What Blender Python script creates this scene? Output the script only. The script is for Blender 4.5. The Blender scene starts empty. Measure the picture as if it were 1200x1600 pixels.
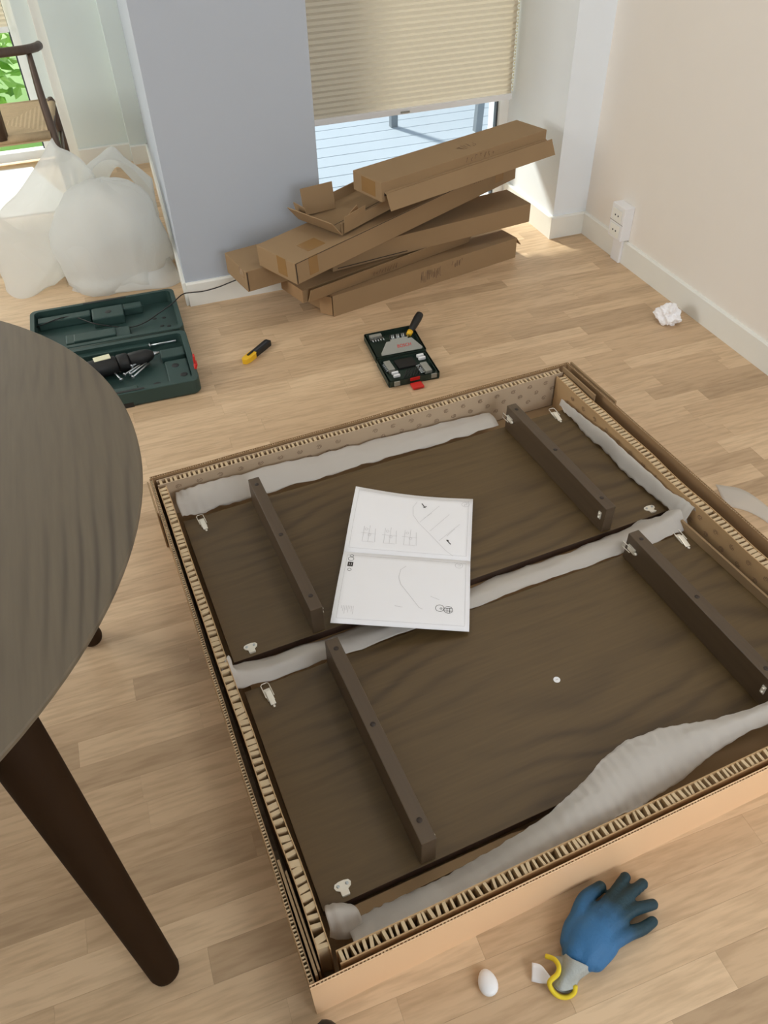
import bpy, bmesh, math, random
from math import sin, cos, pi, radians, sqrt, atan2, hypot
from mathutils import Vector, Matrix, noise
random.seed(7)
S = bpy.context.scene
C = S.collection

# ------------------------------------------------------------------ camera
HC = 1.5                                   # eye height, metres
RT = Vector((0.94034109, -0.33950842, -0.02219607))
UPV = Vector((0.24732994, 0.63731889, 0.72983048))
FW = Vector((0.23363762, 0.69177935, -0.68326774))
FPX = 1227.59
cd = bpy.data.cameras.new('camera'); cam = bpy.data.objects.new('camera', cd); C.objects.link(cam)
cd.sensor_fit = 'VERTICAL'; cd.sensor_height = 36.0; cd.sensor_width = 27.0
cd.lens = FPX / 1600 * 36.0; cd.clip_start = 0.02; cd.clip_end = 200
cam.matrix_world = Matrix(((RT.x, UPV.x, -FW.x, 0), (RT.y, UPV.y, -FW.y, 0), (RT.z, UPV.z, -FW.z, HC), (0, 0, 0, 1)))
S.camera = cam

# ------------------------------------------------------------------ light and exposure
S.view_settings.view_transform = 'Standard'; S.view_settings.look = 'None'
S.view_settings.exposure = -0.12; S.view_settings.gamma = 1.0
S.view_settings.use_curve_mapping = False
S.cycles.use_denoising = True
S.cycles.max_bounces = 8; S.cycles.diffuse_bounces = 5; S.cycles.transparent_max_bounces = 12
S.cycles.sample_clamp_indirect = 6.0
W = bpy.data.worlds.new('world'); S.world = W; W.use_nodes = True
bg = W.node_tree.nodes['Background']; bg.inputs[0].default_value = (0.80, 0.90, 1.0, 1); bg.inputs[1].default_value = 1.5

def lamp(name, kind, energy, color, loc, direction, size=None, size_y=None):
    l = bpy.data.lights.new(name, kind); l.energy = energy; l.color = color
    o = bpy.data.objects.new(name, l); C.objects.link(o); o.location = loc
    o.rotation_euler = Vector(direction).to_track_quat('-Z', 'Y').to_euler()
    if kind == 'AREA':
        l.shape = 'RECTANGLE'; l.size = size; l.size_y = size_y
    return o
sun = lamp('sun', 'SUN', 8.0, (1.0, 0.95, 0.86), (0, 8, 6), (0.30, -0.75, -0.58)); sun.data.angle = radians(6)
# daylight in the window openings that lie outside the frame
lamp('daylight_rear_window', 'AREA', 30, (0.90, 0.95, 1.0), (1.25, -1.46, 1.40), (0.0, 1, -0.85), 1.3, 1.3)
lamp('daylight_left_window', 'AREA', 37, (1.0, 0.95, 0.86), (-2.27, 2.05, 1.32), (1, -0.05, -0.04), 1.0, 1.1)
lamp('ceiling_lamp', 'AREA', 6, (1.0, 0.97, 0.93), (1.30, 1.75, 2.44), (0, 0, -1), 0.5, 0.5)
lamp('daylight_nook_window', 'AREA', 16, (0.93, 1.0, 1.0), (-1.15, 4.66, 1.35), (0.3, -1, -0.30), 0.8, 1.5)

# ------------------------------------------------------------------ helpers
def at(px, py, z=0.0):
    d = FW * FPX + RT * (px - 600) - UPV * (py - 800)
    return Vector((0, 0, HC)) + d * ((z - HC) / d.z)
def atY(px, py, Y):
    d = FW * FPX + RT * (px - 600) - UPV * (py - 800)
    return Vector((0, 0, HC)) + d * (Y / d.y)
def proj(p):
    d = Vector(p) - Vector((0, 0, HC)); z = d.dot(FW)
    if z < 0.05: return None
    return 600 + FPX * d.dot(RT) / z, 800 - FPX * d.dot(UPV) / z

def link(name, me, mat=None, parent=None, smooth=False):
    o = bpy.data.objects.new(name, me); C.objects.link(o)
    if mat is not None and len(me.materials) == 0: me.materials.append(mat)
    if parent is not None: o.parent = parent
    if smooth:
        for p in me.polygons: p.use_smooth = True
    return o
def bm_obj(name, bm, mat=None, parent=None, smooth=False):
    bmesh.ops.recalc_face_normals(bm, faces=bm.faces[:])
    me = bpy.data.meshes.new(name); bm.to_mesh(me); bm.free()
    return link(name, me, mat, parent, smooth)
def pyobj(name, vs, fs, mat=None, parent=None, smooth=False):
    me = bpy.data.meshes.new(name); me.from_pydata([tuple(v) for v in vs], [], fs); me.update()
    return link(name, me, mat, parent, smooth)
def tag(o, label=None, cat=None, group=None, kind=None):
    if label: o['label'] = label
    if cat: o['category'] = cat
    if group: o['group'] = group
    if kind: o['kind'] = kind
    return o
def thing(name, label, cat, loc=(0, 0, 0), rot=(0, 0, 0), group=None):
    o = bpy.data.objects.new(name, None); C.objects.link(o); o.empty_display_size = 0.05
    o.location = loc; o.rotation_euler = rot
    return tag(o, label, cat, group)
def addbox(bm, a, b, bevel=0.0, M=None):
    x0, y0, z0 = a; x1, y1, z1 = b
    vs = [bm.verts.new(p) for p in ((x0,y0,z0),(x1,y0,z0),(x1,y1,z0),(x0,y1,z0),(x0,y0,z1),(x1,y0,z1),(x1,y1,z1),(x0,y1,z1))]
    fs = [bm.faces.new([vs[i] for i in f]) for f in ((0,3,2,1),(4,5,6,7),(0,1,5,4),(1,2,6,5),(2,3,7,6),(3,0,4,7))]
    if bevel > 0:
        es = list({e for f in fs for e in f.edges})
        r = bmesh.ops.bevel(bm, geom=es, offset=bevel, segments=2, affect='EDGES', profile=0.6)
        vs = list({v for f in r['faces'] for v in f.verts} | {v for v in vs if v.is_valid})
    if M is not None: bmesh.ops.transform(bm, matrix=M, verts=vs)
    return vs
def box(name, a, b, mat, parent=None, bevel=0.0, loc=None, rot=None, smooth=False):
    bm = bmesh.new(); addbox(bm, a, b, bevel)
    o = bm_obj(name, bm, mat, parent, smooth)
    if loc is not None: o.location = loc
    if rot is not None: o.rotation_euler = rot
    return o
def addprism(bm, pts, z0, z1, inset=0.0):
    lo = [bm.verts.new((x, y, z0)) for x, y in pts]; hi = [bm.verts.new((x, y, z1)) for x, y in pts]
    n = len(pts)
    bm.faces.new(hi); bm.faces.new(lo[::-1])
    for i in range(n): bm.faces.new((lo[i], lo[(i+1) % n], hi[(i+1) % n], hi[i]))
    return lo + hi
def prism(name, pts, z0, z1, mat, parent=None, bevel=0.0, loc=None, rot=None, smooth=False):
    bm = bmesh.new(); addprism(bm, pts, z0, z1)
    if bevel > 0:
        bmesh.ops.bevel(bm, geom=[e for e in bm.edges if len(e.link_faces) == 2 and e.calc_face_angle(0) > 0.7], offset=bevel, segments=2, affect='EDGES')
    o = bm_obj(name, bm, mat, parent, smooth)
    if loc is not None: o.location = loc
    if rot is not None: o.rotation_euler = rot
    return o
def catmull(P, n):
    P = [Vector(p) for p in P]; out = []
    for i in range(len(P) - 1):
        a = P[i-1] if i > 0 else P[i] * 2 - P[i+1]; b = P[i]; c = P[i+1]; d = P[i+2] if i + 2 < len(P) else c * 2 - b
        for k in range(n):
            t = k / n
            out.append(0.5 * ((2*b) + (c - a)*t + (2*a - 5*b + 4*c - d)*t*t + (3*b - a - 3*c + d)*t**3))
    out.append(P[-1]); return out
def addtube(bm, P, R, seg=10, cap=True):
    P = [Vector(p) for p in P]
    if not hasattr(R, '__len__'): R = [R] * len(P)
    rings = []; ref = None
    for i, p in enumerate(P):
        t = (P[min(i+1, len(P)-1)] - P[max(i-1, 0)]).normalized()
        if ref is None: ref = Vector((0, 0, 1)) if abs(t.z) < 0.9 else Vector((1, 0, 0))
        s = t.cross(ref).normalized(); ref = s.cross(t).normalized()
        rings.append([bm.verts.new(p + (s * cos(2*pi*k/seg) + ref * sin(2*pi*k/seg)) * R[i]) for k in range(seg)])
    for a, b in zip(rings, rings[1:]):
        for k in range(seg): bm.faces.new((a[k], a[(k+1) % seg], b[(k+1) % seg], b[k]))
    if cap: bm.faces.new(rings[0][::-1]); bm.faces.new(rings[-1])
def tube(name, P, R, mat, parent=None, seg=10, smooth=True):
    bm = bmesh.new(); addtube(bm, P, R, seg); return bm_obj(name, bm, mat, parent, smooth)
def addlathe(bm, prof, M=None, seg=24):
    vs = []; rings = []
    for r_, z_ in prof:
        ring = [bm.verts.new((r_*cos(2*pi*k/seg), r_*sin(2*pi*k/seg), z_)) for k in range(seg)]; rings.append(ring); vs += ring
    for a, b in zip(rings, rings[1:]):
        for k in range(seg): bm.faces.new((a[k], a[(k+1) % seg], b[(k+1) % seg], b[k]))
    bm.faces.new(rings[0][::-1]); bm.faces.new(rings[-1])
    if M is not None: bmesh.ops.transform(bm, matrix=M, verts=vs)
def lathe(name, prof, mat, parent=None, M=None, seg=24, smooth=True):
    bm = bmesh.new(); addlathe(bm, prof, M, seg); return bm_obj(name, bm, mat, parent, smooth)
def sheet(name, rows, mat, parent=None, thick=0.0015, smooth=True):
    m = len(rows[0]); vs = [Vector(p) for rr in rows for p in rr]
    fs = [(i*m+j, i*m+j+1, (i+1)*m+j+1, (i+1)*m+j) for i in range(len(rows)-1) for j in range(m-1)]
    o = pyobj(name, vs, fs, mat, parent, smooth)
    md = o.modifiers.new('thickness', 'SOLIDIFY'); md.thickness = thick; md.offset = 0
    return o
def loft(curves, nu, nv, jitter=0.0, freq=8.0, seed=0.0):
    """curves: lists with the same number of points; smooth interpolation both ways"""
    cs = [catmull(c, nu) for c in curves]
    cols = [catmull([c[i] for c in cs], nv) for i in range(len(cs[0]))]
    out = []
    for col in cols:
        row = []
        for p in col:
            n = noise.noise_vector(p * freq + Vector((seed, seed*1.7, -seed)))
            row.append(p + n * jitter)
        out.append(row)
    return out

# ------------------------------------------------------------------ materials
def nodes(name):
    m = bpy.data.materials.new(name); m.use_nodes = True
    nt = m.node_tree; return m, nt, nt.nodes['Principled BSDF']
def N(nt, t, **kw):
    n = nt.nodes.new(t)
    for k, v in kw.items():
        if k.startswith('i_'):
            key = k[2:]; n.inputs[int(key) if key.isdigit() else key].default_value = v
        else: setattr(n, k, v)
    return n
def srgb(r, g, b):
    f = lambda c: (c/255/12.92) if c/255 <= 0.04045 else ((c/255+0.055)/1.055)**2.4
    return (f(r), f(g), f(b), 1)
def plain(name, col, rough=0.6, metal=0.0, var=0.06, scale=12.0, bump=0.0, bscale=60.0, spec=0.5):
    m, nt, b = nodes(name); L = nt.links
    b.inputs['Roughness'].default_value = rough; b.inputs['Metallic'].default_value = metal
    b.inputs['Specular IOR Level'].default_value = spec
    tc = N(nt, 'ShaderNodeTexCoord'); nz = N(nt, 'ShaderNodeTexNoise'); nz.inputs['Scale'].default_value = scale
    L.new(tc.outputs['Object'], nz.inputs['Vector'])
    mx = N(nt, 'ShaderNodeMix', data_type='RGBA')
    mx.inputs[6].default_value = tuple(c*(1-var) for c in col[:3]) + (1,); mx.inputs[7].default_value = tuple(min(1, c*(1+var)) for c in col[:3]) + (1,)
    L.new(nz.outputs['Fac'], mx.inputs[0]); L.new(mx.outputs[2], b.inputs['Base Color'])
    if bump > 0:
        n2 = N(nt, 'ShaderNodeTexNoise'); n2.inputs['Scale'].default_value = bscale; L.new(tc.outputs['Object'], n2.inputs['Vector'])
        bp = N(nt, 'ShaderNodeBump'); bp.inputs['Strength'].default_value = bump; bp.inputs['Distance'].default_value = 0.002
        L.new(n2.outputs['Fac'], bp.inputs['Height']); L.new(bp.outputs[0], b.inputs['Normal'])
    return m
def wood(name, c0, c1, axis=0, across=1, freq=34.0, wobble=5.0, rough=0.5, line=0.30, nscale=2.2, pore=0.30):
    """stained oak: contour-like figure lines running along an axis, plus fine pores"""
    m, nt, b = nodes(name); L = nt.links; b.inputs['Roughness'].default_value = rough
    tc = N(nt, 'ShaderNodeTexCoord'); sx = N(nt, 'ShaderNodeSeparateXYZ'); L.new(tc.outputs['Object'], sx.inputs[0])
    mp = N(nt, 'ShaderNodeMapping'); sc = [nscale]*3; sc[axis] = nscale*0.45; mp.inputs['Scale'].default_value = sc; L.new(tc.outputs['Object'], mp.inputs['Vector'])
    big = N(nt, 'ShaderNodeTexNoise'); big.inputs['Scale'].default_value = 1.0; big.inputs['Detail'].default_value = 2.5; big.inputs['Roughness'].default_value = 0.45; L.new(mp.outputs[0], big.inputs['Vector'])
    w_ = N(nt, 'ShaderNodeMath', operation='MULTIPLY'); w_.inputs[1].default_value = wobble*6.28; L.new(big.outputs['Fac'], w_.inputs[0])
    v = N(nt, 'ShaderNodeMath', operation='MULTIPLY_ADD'); v.inputs[1].default_value = freq*6.28; L.new(sx.outputs[across], v.inputs[0]); L.new(w_.outputs[0], v.inputs[2])
    sn = N(nt, 'ShaderNodeMath', operation='SINE'); L.new(v.outputs[0], sn.inputs[0])
    mz = N(nt, 'ShaderNodeMath', operation='MULTIPLY_ADD'); mz.inputs[1].default_value = 0.5; mz.inputs[2].default_value = 0.5; L.new(sn.outputs[0], mz.inputs[0])
    pw = N(nt, 'ShaderNodeMath', operation='POWER'); pw.inputs[1].default_value = 3.0; L.new(mz.outputs[0], pw.inputs[0])
    patch = N(nt, 'ShaderNodeTexNoise'); patch.inputs['Scale'].default_value = 2.6; L.new(tc.outputs['Object'], patch.inputs['Vector'])
    pa = N(nt, 'ShaderNodeMapRange'); pa.inputs[1].default_value = 0.38; pa.inputs[2].default_value = 0.62; L.new(patch.outputs['Fac'], pa.inputs[0])
    lm = N(nt, 'ShaderNodeMath', operation='MULTIPLY'); L.new(pw.outputs[0], lm.inputs[0]); L.new(pa.outputs[0], lm.inputs[1])
    mp2 = N(nt, 'ShaderNodeMapping'); s2 = [150.0]*3; s2[axis] = 9.0; mp2.inputs['Scale'].default_value = s2; L.new(tc.outputs['Object'], mp2.inputs['Vector'])
    fine = N(nt, 'ShaderNodeTexNoise'); fine.inputs['Scale'].default_value = 1.0; fine.inputs['Detail'].default_value = 3; L.new(mp2.outputs[0], fine.inputs['Vector'])
    a = N(nt, 'ShaderNodeMath', operation='MULTIPLY_ADD'); a.inputs[1].default_value = -line; a.inputs[2].default_value = 0.62 - pore*0.5; L.new(lm.outputs[0], a.inputs[0])
    ad = N(nt, 'ShaderNodeMath', operation='MULTIPLY_ADD'); ad.inputs[1].default_value = pore; L.new(fine.outputs['Fac'], ad.inputs[0]); L.new(a.outputs[0], ad.inputs[2])
    cr = N(nt, 'ShaderNodeValToRGB'); cr.color_ramp.elements[0].position = 0.2; cr.color_ramp.elements[1].position = 0.8
    cr.color_ramp.elements[0].color = c0; cr.color_ramp.elements[1].color = c1
    L.new(ad.outputs[0], cr.inputs[0]); L.new(cr.outputs[0], b.inputs['Base Color'])
    bp = N(nt, 'ShaderNodeBump'); bp.inputs['Strength'].default_value = 0.10; bp.inputs['Distance'].default_value = 0.001
    L.new(fine.outputs['Fac'], bp.inputs['Height']); L.new(bp.outputs[0], b.inputs['Normal'])
    return m
def translucent(name, col, d=0.5, t=0.38, tr=0.12, wr=False):
    m = bpy.data.materials.new(name); m.use_nodes = True; nt = m.node_tree; nt.nodes.clear(); L = nt.links
    out = N(nt, 'ShaderNodeOutputMaterial')
    D = N(nt, 'ShaderNodeBsdfDiffuse'); D.inputs[0].default_value = col
    T = N(nt, 'ShaderNodeBsdfTranslucent'); T.inputs[0].default_value = col
    mx = N(nt, 'ShaderNodeMixShader'); mx.inputs[0].default_value = t/(d+t); L.new(D.outputs[0], mx.inputs[1]); L.new(T.outputs[0], mx.inputs[2])
    cur = mx
    if tr > 0:
        P_ = N(nt, 'ShaderNodeBsdfTransparent'); m2 = N(nt, 'ShaderNodeMixShader'); m2.inputs[0].default_value = tr
        L.new(mx.outputs[0], m2.inputs[1]); L.new(P_.outputs[0], m2.inputs[2]); cur = m2
    tc = N(nt, 'ShaderNodeTexCoord'); nz = N(nt, 'ShaderNodeTexNoise'); nz.inputs['Scale'].default_value = 45; L.new(tc.outputs['Object'], nz.inputs['Vector'])
    bp = N(nt, 'ShaderNodeBump'); bp.inputs['Strength'].default_value = 0.25; bp.inputs['Distance'].default_value = 0.004
    if wr:                                  # crumpled film: long sharp creases
        v1 = N(nt, 'ShaderNodeTexNoise'); v1.inputs['Scale'].default_value = 3.2; v1.inputs['Detail'].default_value = 1.5; v1.inputs['Distortion'].default_value = 0.8
        L.new(tc.outputs['Object'], v1.inputs['Vector'])
        sb = N(nt, 'ShaderNodeMath', operation='SUBTRACT'); sb.inputs[1].default_value = 0.5; L.new(v1.outputs['Fac'], sb.inputs[0]); ab = N(nt, 'ShaderNodeMath', operation='ABSOLUTE'); L.new(sb.outputs[0], ab.inputs[0])
        L.new(ab.outputs[0], bp.inputs['Height']); bp.inputs['Strength'].default_value = 0.55; bp.inputs['Distance'].default_value = 0.10; L.new(bp.outputs[0], T.inputs['Normal'])
    else: L.new(nz.outputs['Fac'], bp.inputs['Height'])
    L.new(bp.outputs[0], D.inputs['Normal'])
    L.new(cur.outputs[0], out.inputs[0]); return m
def floor_mat():
    m, nt, b = nodes('pale_beech_parquet'); L = nt.links
    b.inputs['Roughness'].default_value = 0.46
    ao = N(nt, 'ShaderNodeAttribute', attribute_type='OBJECT', attribute_name='tone'); ag = N(nt, 'ShaderNodeAttribute', attribute_type='GEOMETRY', attribute_name='tone')
    ad = N(nt, 'ShaderNodeMath', operation='ADD'); L.new(ao.outputs['Fac'], ad.inputs[0]); L.new(ag.outputs['Fac'], ad.inputs[1])
    ge = N(nt, 'ShaderNodeNewGeometry'); off = N(nt, 'ShaderNodeVectorMath', operation='MULTIPLY_ADD')
    cmb = N(nt, 'ShaderNodeCombineXYZ'); mu = N(nt, 'ShaderNodeMath', operation='MULTIPLY'); mu.inputs[1].default_value = 53.0
    L.new(ad.outputs[0], mu.inputs[0]); L.new(mu.outputs[0], cmb.inputs[0]); L.new(mu.outputs[0], cmb.inputs[1]); L.new(mu.outputs[0], cmb.inputs[2])
    L.new(ge.outputs['Position'], off.inputs[0]); off.inputs[1].default_value = (3.0, 26.0, 26.0); L.new(cmb.outputs[0], off.inputs[2])
    n1 = N(nt, 'ShaderNodeTexNoise'); n1.inputs['Scale'].default_value = 0.5; n1.inputs['Detail'].default_value = 2; L.new(off.outputs[0], n1.inputs['Vector'])
    mul = N(nt, 'ShaderNodeMath', operation='MULTIPLY'); mul.inputs[1].default_value = 22; L.new(n1.outputs['Fac'], mul.inputs[0])
    sn = N(nt, 'ShaderNodeMath', operation='SINE'); L.new(mul.outputs[0], sn.inputs[0])
    n2 = N(nt, 'ShaderNodeTexNoise'); n2.inputs['Scale'].default_value = 4; n2.inputs['Detail'].default_value = 5; L.new(off.outputs[0], n2.inputs['Vector'])
    f = N(nt, 'ShaderNodeMath', operation='MULTIPLY_ADD'); f.inputs[1].default_value = 0.07; L.new(sn.outputs[0], f.inputs[0]); L.new(n2.outputs['Fac'], f.inputs[2])
    cr = N(nt, 'ShaderNodeValToRGB'); e = cr.color_ramp.elements
    e[0].position = 0.0; e[0].color = srgb(182, 155, 124); e[1].position = 1.0; e[1].color = srgb(224, 196, 162)
    e2 = cr.color_ramp.elements.new(0.35); e2.color = srgb(202, 173, 140); e3 = cr.color_ramp.elements.new(0.7); e3.color = srgb(214, 185, 151)
    L.new(ad.outputs[0], cr.inputs[0])
    cr2 = N(nt, 'ShaderNodeValToRGB'); g = cr2.color_ramp.elements; g[0].position = 0.3; g[0].color = (0.84, 0.81, 0.77, 1); g[1].position = 0.58; g[1].color = (1.03, 1.02, 1.0, 1)
    L.new(f.outputs[0], cr2.inputs[0])
    mx = N(nt, 'ShaderNodeMix', data_type='RGBA', blend_type='MULTIPLY'); mx.inputs[0].default_value = 1.0
    L.new(cr.outputs[0], mx.inputs[6]); L.new(cr2.outputs[0], mx.inputs[7]); L.new(mx.outputs[2], b.inputs['Base Color'])
    return m
def foliage_mat():
    m, nt, b = nodes('fresh_leaf_green'); L = nt.links
    oi = N(nt, 'ShaderNodeNewGeometry'); cr = N(nt, 'ShaderNodeValToRGB')
    cr.color_ramp.elements[0].color = srgb(120, 170, 60); cr.color_ramp.elements[1].color = srgb(190, 225, 120)
    L.new(oi.outputs['Random Per Island'], cr.inputs[0]); L.new(cr.outputs[0], b.inputs['Base Color']); b.inputs['Roughness'].default_value = 0.5
    return m
MAT = dict(
    floor=floor_mat(),
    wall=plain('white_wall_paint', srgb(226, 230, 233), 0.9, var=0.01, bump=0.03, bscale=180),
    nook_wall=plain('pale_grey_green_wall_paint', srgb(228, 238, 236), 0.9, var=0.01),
    lit_wall=plain('lit_white_wall_paint', srgb(240, 246, 252), 0.9, var=0.01),  # white paint lightened in place of light falling on the corner pillar
    shaded_wall=plain('shaded_white_wall_paint', srgb(182, 189, 200), 0.9, var=0.01, bump=0.03, bscale=180),  # white paint darkened and cooled, the centre wall's shade put into its colour
    warm_wall=plain('warm_white_wall_paint', srgb(240, 234, 226), 0.9, var=0.01, bump=0.03, bscale=180),
    trim=plain('white_gloss_trim', srgb(238, 238, 232), 0.45, var=0.01),
    frame=plain('white_window_frame', srgb(240, 241, 240), 0.4, var=0.01),
    gasket=plain('dark_glazing_gasket', srgb(60, 66, 74), 0.5),
    card=plain('brown_cardboard', srgb(153, 126, 93), 0.85, var=0.06, scale=5, bump=0.08, bscale=120),
    card2=plain('darker_brown_cardboard', srgb(160, 128, 92), 0.85, var=0.07, scale=6, bump=0.08, bscale=120),
    gloss_card=plain('smooth_kraft_cardboard', srgb(242, 202, 160), 0.36, var=0.05, scale=4),
    kraft=plain('kraft_liner_paper', srgb(186, 152, 110), 0.8, var=0.05, scale=6),
    back_kraft=plain('pale_kraft_liner_paper', srgb(196, 172, 144), 0.8, var=0.05, scale=6),
    core=plain('honeycomb_paper_core', srgb(206, 182, 146), 0.85, var=0.14, scale=40),
    print_=plain('faded_ink_print', srgb(122, 96, 74), 0.8, var=0.1),
    ink=plain('black_ink', srgb(60, 56, 54), 0.7),
    faint=plain('faint_grey_print', srgb(206, 204, 206), 0.8, var=0.02),
    tape=plain('brown_packing_tape', srgb(150, 116, 74), 0.25, var=0.06),
    foam=translucent('white_foam_wrap', (0.84, 0.80, 0.75, 1), 0.50, 0.42, 0.16),
    bag=translucent('milky_plastic_film', (0.96, 0.97, 0.96, 1), 0.40, 0.60, 0.38, wr=True),
    leaf=wood('dark_stained_oak_panel', srgb(62, 46, 25), srgb(104, 83, 51), axis=0, across=1, freq=20, wobble=7.5, rough=0.5, line=0.26, nscale=2.6, pore=0.30),
    leaf_edge=plain('dark_oak_edge', srgb(58, 40, 30), 0.5, var=0.12, scale=30),
    rail=wood('dark_stained_rail', srgb(66, 52, 38), srgb(90, 73, 54), axis=1, across=2, freq=30, wobble=2, rough=0.42, line=0.12, nscale=2.0),
    top=wood('grey_brown_stained_oak_top', srgb(74, 64, 51), srgb(116, 103, 84), axis=1, across=0, freq=36, wobble=7.5, rough=0.55, line=0.34, nscale=2.6, pore=0.26),
    legwood=plain('dark_brown_turned_leg', srgb(44, 27, 10), 0.75, var=0.1, scale=14, spec=0.15),
    chair=wood('walnut_stained_chair', srgb(66, 50, 40), srgb(96, 76, 62), axis=2, across=0, freq=60, wobble=2, rough=0.4, line=0.15),
    cord=plain('natural_paper_cord', srgb(198, 172, 136), 0.85, var=0.1, scale=50, bump=0.5, bscale=160),
    steel=plain('bright_nickel', srgb(240, 234, 220), 0.30, 0.45, var=0.03),
    zinc=plain('zinc_plated_bolt', srgb(190, 196, 200), 0.35, 1.0, var=0.05),
    plug=plain('dark_screw_plug', srgb(50, 38, 30), 0.6),
    paper=plain('white_paper', srgb(248, 247, 250), 0.7, var=0.01),
    white=plain('white_plastic', srgb(238, 238, 240), 0.4, var=0.01),
    green=plain('dark_green_case_plastic', srgb(42, 66, 62), 0.5, var=0.08, bump=0.06, bscale=200),
    green2=plain('deep_green_case_plastic', srgb(34, 52, 44), 0.5, var=0.08),
    grey=plain('grey_plastic', srgb(150, 150, 142), 0.5, var=0.04),
    black=plain('black_rubber', srgb(26, 26, 26), 0.55, var=0.1),
    red=plain('red_plastic_catch', srgb(206, 40, 34), 0.4, var=0.04),
    yellow=plain('yellow_plastic', srgb(236, 186, 40), 0.4, var=0.04),
    cable=plain('black_cable', srgb(30, 28, 28), 0.5),
    knit=plain('grey_knitted_cuff', srgb(168, 172, 168), 0.9, var=0.12, scale=90, bump=0.5, bscale=300),
    hem=plain('yellow_cuff_hem', srgb(232, 206, 50), 0.8, var=0.08, scale=80),
    deck=plain('pale_grey_decking', srgb(156, 166, 178), 0.7, var=0.05, scale=3),
    metal=plain('grey_painted_metal', srgb(120, 128, 136), 0.5),
    bark=plain('tree_bark', srgb(92, 80, 66), 0.9, var=0.2),
    leafgreen=foliage_mat(),
    label=plain('pale_tool_label', srgb(226, 222, 190), 0.5),
    dark=plain('dark_shoe_leather', srgb(24, 24, 28), 0.5),
)
def blind_mat():
    m = translucent('cream_pleated_fabric', srgb(218, 207, 188), 0.80, 0.20, 0.0); return m
MAT['blind'] = blind_mat()
def glass_mat():
    m = bpy.data.materials.new('window_glass'); m.use_nodes = True; nt = m.node_tree; nt.nodes.clear()
    o = N(nt, 'ShaderNodeOutputMaterial'); t = N(nt, 'ShaderNodeBsdfTransparent'); t.inputs[0].default_value = (0.93, 0.96, 0.96, 1)
    g = N(nt, 'ShaderNodeBsdfGlossy'); g.inputs['Roughness'].default_value = 0.02; f = N(nt, 'ShaderNodeFresnel'); f.inputs[0].default_value = 1.3
    mx = N(nt, 'ShaderNodeMixShader'); nt.links.new(f.outputs[0], mx.inputs[0]); nt.links.new(t.outputs[0], mx.inputs[1]); nt.links.new(g.outputs[0], mx.inputs[2]); nt.links.new(mx.outputs[0], o.inputs[0])
    return m
MAT['glass'] = glass_mat()
def glove_mat():
    m, nt, b = nodes('blue_latex_coating'); L = nt.links; b.inputs['Roughness'].default_value = 0.62
    tc = N(nt, 'ShaderNodeTexCoord'); sx = N(nt, 'ShaderNodeSeparateXYZ'); L.new(tc.outputs['Object'], sx.inputs[0])
    nz = N(nt, 'ShaderNodeTexNoise'); nz.inputs['Scale'].default_value = 26; nz.inputs['Detail'].default_value = 5; L.new(tc.outputs['Object'], nz.inputs['Vector'])
    a = N(nt, 'ShaderNodeMath', operation='MULTIPLY_ADD'); a.inputs[1].default_value = 0.07; L.new(nz.outputs['Fac'], a.inputs[0]); L.new(sx.outputs[0], a.inputs[2])
    cr = N(nt, 'ShaderNodeMapRange'); cr.inputs[1].default_value = 0.105; cr.inputs[2].default_value = 0.165; L.new(a.outputs[0], cr.inputs[0])
    mx = N(nt, 'ShaderNodeMix', data_type='RGBA'); mx.inputs[6].default_value = srgb(46, 104, 152); mx.inputs[7].default_value = srgb(14, 52, 64)
    L.new(cr.outputs[0], mx.inputs[0]); L.new(mx.outputs[2], b.inputs['Base Color'])
    n2 = N(nt, 'ShaderNodeTexNoise'); n2.inputs['Scale'].default_value = 220; L.new(tc.outputs['Object'], n2.inputs['Vector'])
    bp = N(nt, 'ShaderNodeBump'); bp.inputs['Strength'].default_value = 0.5; bp.inputs['Distance'].default_value = 0.002; L.new(n2.outputs['Fac'], bp.inputs['Height']); L.new(bp.outputs[0], b.inputs['Normal'])
    return m
MAT['glove'] = glove_mat()

# ================================================================== ROOM
XR = 1.957          # right wall plane
YF = 2.912          # inner face of the window wall
YG = 3.40           # glazing of the terrace window
CEIL = 2.5
# floor: slab + strips
fl = prism('floor', [(-2.3, -1.6), (2.2, -1.6), (2.2, 3.45), (0.6, 3.45), (0.6, 4.95), (-2.3, 4.95)], -0.05, -0.0012, MAT['card2']); tag(fl, kind='structure')
SW = 0.0625
lens = [0.26, 0.34, 0.42, 0.50, 0.58]
strip_mesh = {}
def strip_me(Lh):
    if Lh not in strip_mesh:
        bm = bmesh.new(); g = 0.00012
        addbox(bm, (g, g, -0.012), (Lh - g, SW - g, 0.0)); bmesh.ops.recalc_face_normals(bm, faces=bm.faces[:])
        me = bpy.data.meshes.new('plank'); bm.to_mesh(me); bm.free(); me.materials.append(MAT['floor']); strip_mesh[Lh] = me
    return strip_mesh[Lh]
strips = []
rr = random.Random(21)
y = -1.55
while y < 4.9:
    x = -2.25 - rr.random() * 0.5; xmax = 2.0 if y < 3.44 else 0.45
    while x < xmax:
        Lh = rr.choice(lens)
        t = min(1.0, max(0.02, rr.gauss(0.57, 0.2)))
        if rr.random() < 0.08: t = 0.1 + rr.random() * 0.15
        strips.append((x, y, Lh, t)); x += Lh
    y += SW
BA = 0.06350014    # carton angle to the room
def in_carton(x, y):
    u = x*cos(BA) + y*sin(BA); v = -x*sin(BA) + y*cos(BA); return 0.03 < u < 1.36 and 0.42 < v < 1.70
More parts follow.
